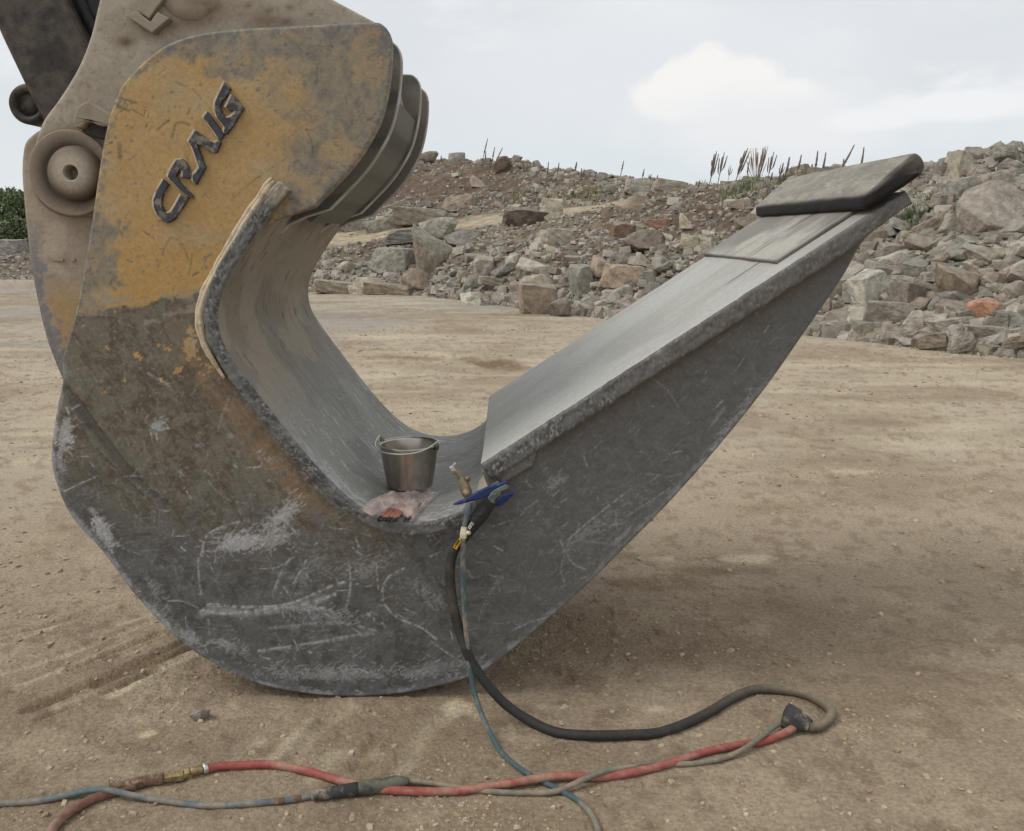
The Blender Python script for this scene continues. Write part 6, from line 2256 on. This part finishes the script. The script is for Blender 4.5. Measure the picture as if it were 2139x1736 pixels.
wl = label_quad('warning_sticker', [(142, 1278), (228, 1150), (246, 1165), (242, 1215), (188, 1316)], 2.722, M_yel, torch)
for i, (u0, w0) in enumerate([(.10, .16), (.32, .07), (.43, .05), (.52, .08), (.64, .05), (.73, .07), (.84, .05)]):
    a0 = np.array([160, 1290.])
    dr = np.array([72, -112.])
    pr_ = np.array([22, 14.])
    q0 = a0 + dr * u0
    q1 = a0 + dr * (u0 + w0)
    pts = [q0 - pr_ * .55, q1 - pr_ * (.55 if i else .1), q1 + pr_ * (.5 if i else .1), q0 + pr_ * .5]
    label_quad('print_mark', [tuple(p) for p in pts], 2.7205, M_blk, wl, .001)
wt = label_quad('paper_tag', [(338, 1012), (385, 942), (420, 972), (358, 1052)], 2.722, M_white, torch)
for pts in ([(372, 985), (378, 976), (402, 998), (396, 1006)], [(384, 962), (390, 954), (400, 962), (394, 970)], [(356, 1012), (362, 1002), (372, 1012), (366, 1022)], [(396, 975), (402, 967), (410, 974), (404, 983)]):
    label_quad('print_mark', pts, 2.7205, M_blk, wt, .001)


# ------------------------------------------------------------------ hoses
def gpt(x, y, r, lift=0.0):
    X, Y, _ = G(x, y, r)
    z = float(ground_h(np.array([X]), np.array([Y]))[0])
    return np.array([X, Y, max(z, -.012) + r * .92 + lift])


def dusty(c, V, seed, dust=lin(168, 148, 124), amt=.6, th=.5):
    n = fbm(V[:, 0] * 9 + V[:, 2] * 7, V[:, 1] * 9 + V[:, 2] * 5, seed, 4, .6)
    n2 = fbm(V[:, 0] * 60, V[:, 1] * 60 + V[:, 2] * 60, seed + 1, 3, .6)
    b = np.broadcast_to(np.array(c), (len(V), 3)).copy()
    return mixc(b, dust, sst(n * .7 + n2 * .3, th - .1, th + .16) * amt)


def hose(name, pts, r, c, seed, parent=None, amt=.6, th=.5, seg=14, bend=None):
    p, s = resample(catmull(pts, .02), .012)
    V, Q, T = tube(p, r, seg)
    return put(name, V, Q, T, M_rubber, parent, True, {'col': dusty(c, V, seed, amt=amt, th=th)}), p


RB = .0165
pts = [TP(175, 1285, 2.757), np.array(P(943, 1165, 2.758)), np.array(P(940, 1205, 2.755)), np.array(P(946, 1262, 2.745)), np.array(P(962, 1325, 2.735)), np.array(P(987, 1385, 2.725)), np.array(P(1022, 1435, 2.715)),
       np.array(P(1062, 1476, 2.705)), gpt(1112, 1505, RB, .004), gpt(1165, 1523, RB), gpt(1230, 1531, RB), gpt(1300, 1531, RB), gpt(1375, 1524, RB), gpt(1440, 1505, RB), gpt(1490, 1480, RB), gpt(1530, 1455, RB), gpt(1575, 1438, RB),
       gpt(1630, 1437, RB), gpt(1680, 1447, RB), gpt(1718, 1465, RB), gpt(1737, 1485, RB), gpt(1730, 1502, RB), gpt(1712, 1513, RB), gpt(1685, 1520, RB, .008)]
h1, hp1 = hose('thick_hose', pts, RB, lin(50, 49, 47), 1, amt=.12, th=.60)
# dustier towards the looped end
me = h1.data
cA = np.zeros(len(me.vertices) * 4, np.float32)
me.color_attributes['col'].data.foreach_get('color', cA)
cA = cA.reshape(-1, 4)
vv = np.zeros(len(me.vertices) * 3, np.float32)
me.vertices.foreach_get('co', vv)
vv = vv.reshape(-1, 3) + np.array(h1.location)
k = sst(vv[:, 0], .5, 1.0) * (.5 + .5 * sst(vv[:, 2], .01, .03))
cA[:, :3] = mixc(cA[:, :3], lin(150, 134, 112), k * (.35 + .35 * sst(vv[:, 0], .85, 1.0)))
me.color_attributes['col'].data.foreach_set('color', cA.ravel())
tag(h1, 'thick black hose hanging from the torch and looping over the dirt', 'hose')
# open rubber boot at its end
b0 = gpt(1692, 1519, .02, .006)
b1 = gpt(1640, 1497, .03, .01)
dv = (b1 - b0)
dv /= np.linalg.norm(dv)
sd = np.cross(dv, [0, 0, 1])
sd /= np.linalg.norm(sd)
upv = np.cross(sd, dv)
Vb = []
secs = [(0, .020, .018, .3), (.02, .027, .024, .6), (.045, .034, .031, .85), (.085, .036, .036, .85)]
segn = 28
for side_ in (0, 1):
    for s_, rx, rz_, sq in secs:
        for a in np.linspace(0, 2 * math.pi, segn, endpoint=False):
            ca, sa = math.cos(a), math.sin(a)
            e = 1 - sq * .6
            cx_ = math.copysign(abs(ca) ** e, ca)
            cz_ = math.copysign(abs(sa) ** e, sa)
            kk = 1 - side_ * .13
            Vb.append(b0 + dv * s_ + sd * cx_ * rx * kk + upv * (cz_ * rz_ * kk + .006))
Vb = np.array(Vb)
nS = len(secs)
Qb = []
for side_ in (0, 1):
    o_ = side_ * nS * segn
    for i in range(nS - 1):
        for j in range(segn):
            j2 = (j + 1) % segn
            Qb.append((o_ + i * segn + j, o_ + i * segn + j2, o_ + (i + 1) * segn + j2, o_ + (i + 1) * segn + j))
for j in range(segn):
    j2 = (j + 1) % segn
    a_, b_2 = (nS - 1) * segn, (2 * nS - 1) * segn
    Qb.append((a_ + j, a_ + j2, b_2 + j2, b_2 + j))
put('rubber_boot', Vb, np.array(Qb), None, mat('dusty_black_boot', base=lin(62, 62, 62), rough=.8, nscale=40, namt=.2, two=lin(146, 134, 118), tscale=18, tth=(.5, .66)), h1, True, None, 'black open-ended rubber boot')

RT_ = .0085
pts = [TP(274, 1160, 2.731), np.array(P(967, 1190, 2.735)), np.array(P(969, 1250, 2.735)), np.array(P(974, 1330, 2.728)), np.array(P(982, 1400, 2.715)), np.array(P(995, 1460, 2.69)), np.array(P(1017, 1517, 2.62)), gpt(1045, 1566, RT_, .005), gpt(1080, 1598, RT_), gpt(1115, 1620, RT_),
       gpt(1150, 1638, RT_), gpt(1180, 1652, RT_), gpt(1212, 1672, RT_), gpt(1234, 1695, RT_), gpt(1247, 1722, RT_), gpt(1250, 1760, RT_), gpt(1240, 1810, RT_)]
h2, _ = hose('thin_hose', pts, RT_, lin(70, 92, 96), 3, amt=.6, th=.5)
tag(h2, 'thin teal hose dropping from the torch and passing under the red hose', 'hose')
RR_ = .0125
redp = [gpt(428, 1606, RR_, .004), gpt(460, 1598, RR_, .002), gpt(510, 1594, RR_), gpt(570, 1596, RR_), gpt(640, 1608, RR_), gpt(710, 1626, RR_), gpt(770, 1640, RR_), gpt(850, 1648, RR_), gpt(950, 1646, RR_), gpt(1060, 1636, RR_, .004), gpt(1115, 1630, RR_, .012),
        gpt(1180, 1622, RR_, .006), gpt(1260, 1620, RR_), gpt(1330, 1608, RR_), gpt(1400, 1590, RR_), gpt(1470, 1566, RR_), gpt(1530, 1552, RR_), gpt(1590, 1543, RR_), gpt(1632, 1532, RR_, .004), gpt(1665, 1518, RR_, .012)]
h3, _ = hose('red_hose', redp, RR_, lin(150, 78, 72), 5, amt=.55, th=.5)
tag(h3, 'dusty red air hose running across the dirt into the black boot', 'hose')


def frustums(parent, name, x0, y0, x1, y1, r0, r1, m, seg=8, r=RR_, lift=.006, smooth=True, label=None):
    a = gpt(x0, y0, r, lift)
    b = gpt(x1, y1, r, lift)
    return put(name, *tube(np.array([a, a + (b - a) * .08, b - (b - a) * .08, b]), [r0 * .9, r0, r1, r1 * .9], seg), m, parent, smooth, None, label)


cl_ = h3
frustums(cl_, 'hose_clamp', 434, 1604, 424, 1607, .0155, .0155, M_silver, 20)
frustums(cl_, 'brass_fitting', 424, 1607, 398, 1613, .0125, .0135, M_brass, 16)
frustums(cl_, 'brass_nut', 398, 1613, 386, 1616, .0155, .0155, M_brass, 6, smooth=False)
frustums(cl_, 'brass_nut', 384, 1617, 362, 1621, .0165, .0165, M_brass, 6, smooth=False)
frustums(cl_, 'brass_nut', 361, 1621, 342, 1625, .0135, .0135, M_brass, 6, smooth=False)
h4, _ = hose('brown_hose', [gpt(60, 1800, .014), gpt(95, 1752, .014), gpt(112, 1722, .014), gpt(150, 1690, .014), gpt(200, 1662, .014), gpt(250, 1645, .013, .002), gpt(285, 1640, .012, .004)], .0135, lin(120, 84, 72), 7, amt=.45, th=.55)
tag(h4, 'short rusty brown hose curving off the bottom left corner under the blue hose', 'hose')
frustums(h4, 'steel_coupling', 342, 1625, 300, 1633, .0165, .0175, M_rust, 18)
frustums(h4, 'hex_nut', 300, 1633, 274, 1638, .018, .018, M_rust, 6, smooth=False)
frustums(h4, 'rusty_ferrule', 274, 1638, 228, 1647, .014, .0155, M_rust, 14)
a = gpt(233, 1640, .014, .016)
put('wire_loop', *tube(catmull([a + [0, 0, -.01], a + [-.006, 0, .004], a + [0, 0, .014], a + [.008, 0, .006], a + [.004, 0, -.008]], .002), .002, 6), M_silver, h4, True)

RL = .0092
h5, _ = hose('blue_hose', [gpt(-60, 1684, RL), gpt(0, 1678, RL), gpt(80, 1670, RL), gpt(150, 1661, RL, .006), gpt(215, 1657, RL, .020), gpt(280, 1663, RL, .010), gpt(350, 1671, RL), gpt(430, 1676, RL), gpt(520, 1674, RL), gpt(600, 1667, RL), gpt(660, 1660, RL)], RL, lin(88, 102, 108), 9, amt=.55, th=.5)
tag(h5, 'faded blue hose entering from the left edge, ending in a dark coupling', 'hose')
frustums(h5, 'hose_band', 574, 1670, 594, 1668, .0105, .0105, M_rust, 16, RL, .0)
frustums(h5, 'hose_band', 612, 1666, 630, 1664, .0105, .0105, M_rust, 16, RL, .0)
a = gpt(650, 1660, .016)
b = gpt(852, 1630, .016, .006)
cpp = np.array([a, a + (b - a) * .02, a + (b - a) * .25, a + (b - a) * .48, a + (b - a) * .5, a + (b - a) * .9, b])
put('coupling_sleeve', *tube(cpp[:4], [.010, .0155, .018, .0195], 16), MATS['dusty_black_boot'], h5, True)
put('coupling_body', *tube(cpp[3:], [.0205, .0215, .0195, .011], 16), mat('olive_dusty_plastic', base=lin(104, 102, 88), rough=.7, nscale=40, namt=.2, two=lin(70, 68, 66), tscale=14, tth=(.5, .62)), h5, True)
RGY = .0085
gyp = [gpt(848, 1632, RGY, .008), gpt(890, 1634, RGY, .004), gpt(960, 1640, RGY, .0), gpt(1020, 1648, RGY, .0), gpt(1090, 1654, RGY, .0), gpt(1160, 1652, RGY, .004), gpt(1220, 1636, RGY, .018), gpt(1262, 1622, RGY, .022), gpt(1310, 1605, RGY, .006),
       gpt(1370, 1590, RGY, 0), gpt(1430, 1592, RGY, .0), gpt(1490, 1585, RGY, 0), gpt(1545, 1568, RGY, .008), gpt(1590, 1546, RGY, .024), gpt(1622, 1520, RGY, .018), gpt(1655, 1508, RGY, .02)]
h6, _ = hose('grey_cable', gyp, RGY, lin(118, 114, 100), 11, amt=.5, th=.5)
tag(h6, 'grey cable twisted round the red hose between coupling and boot', 'cable')
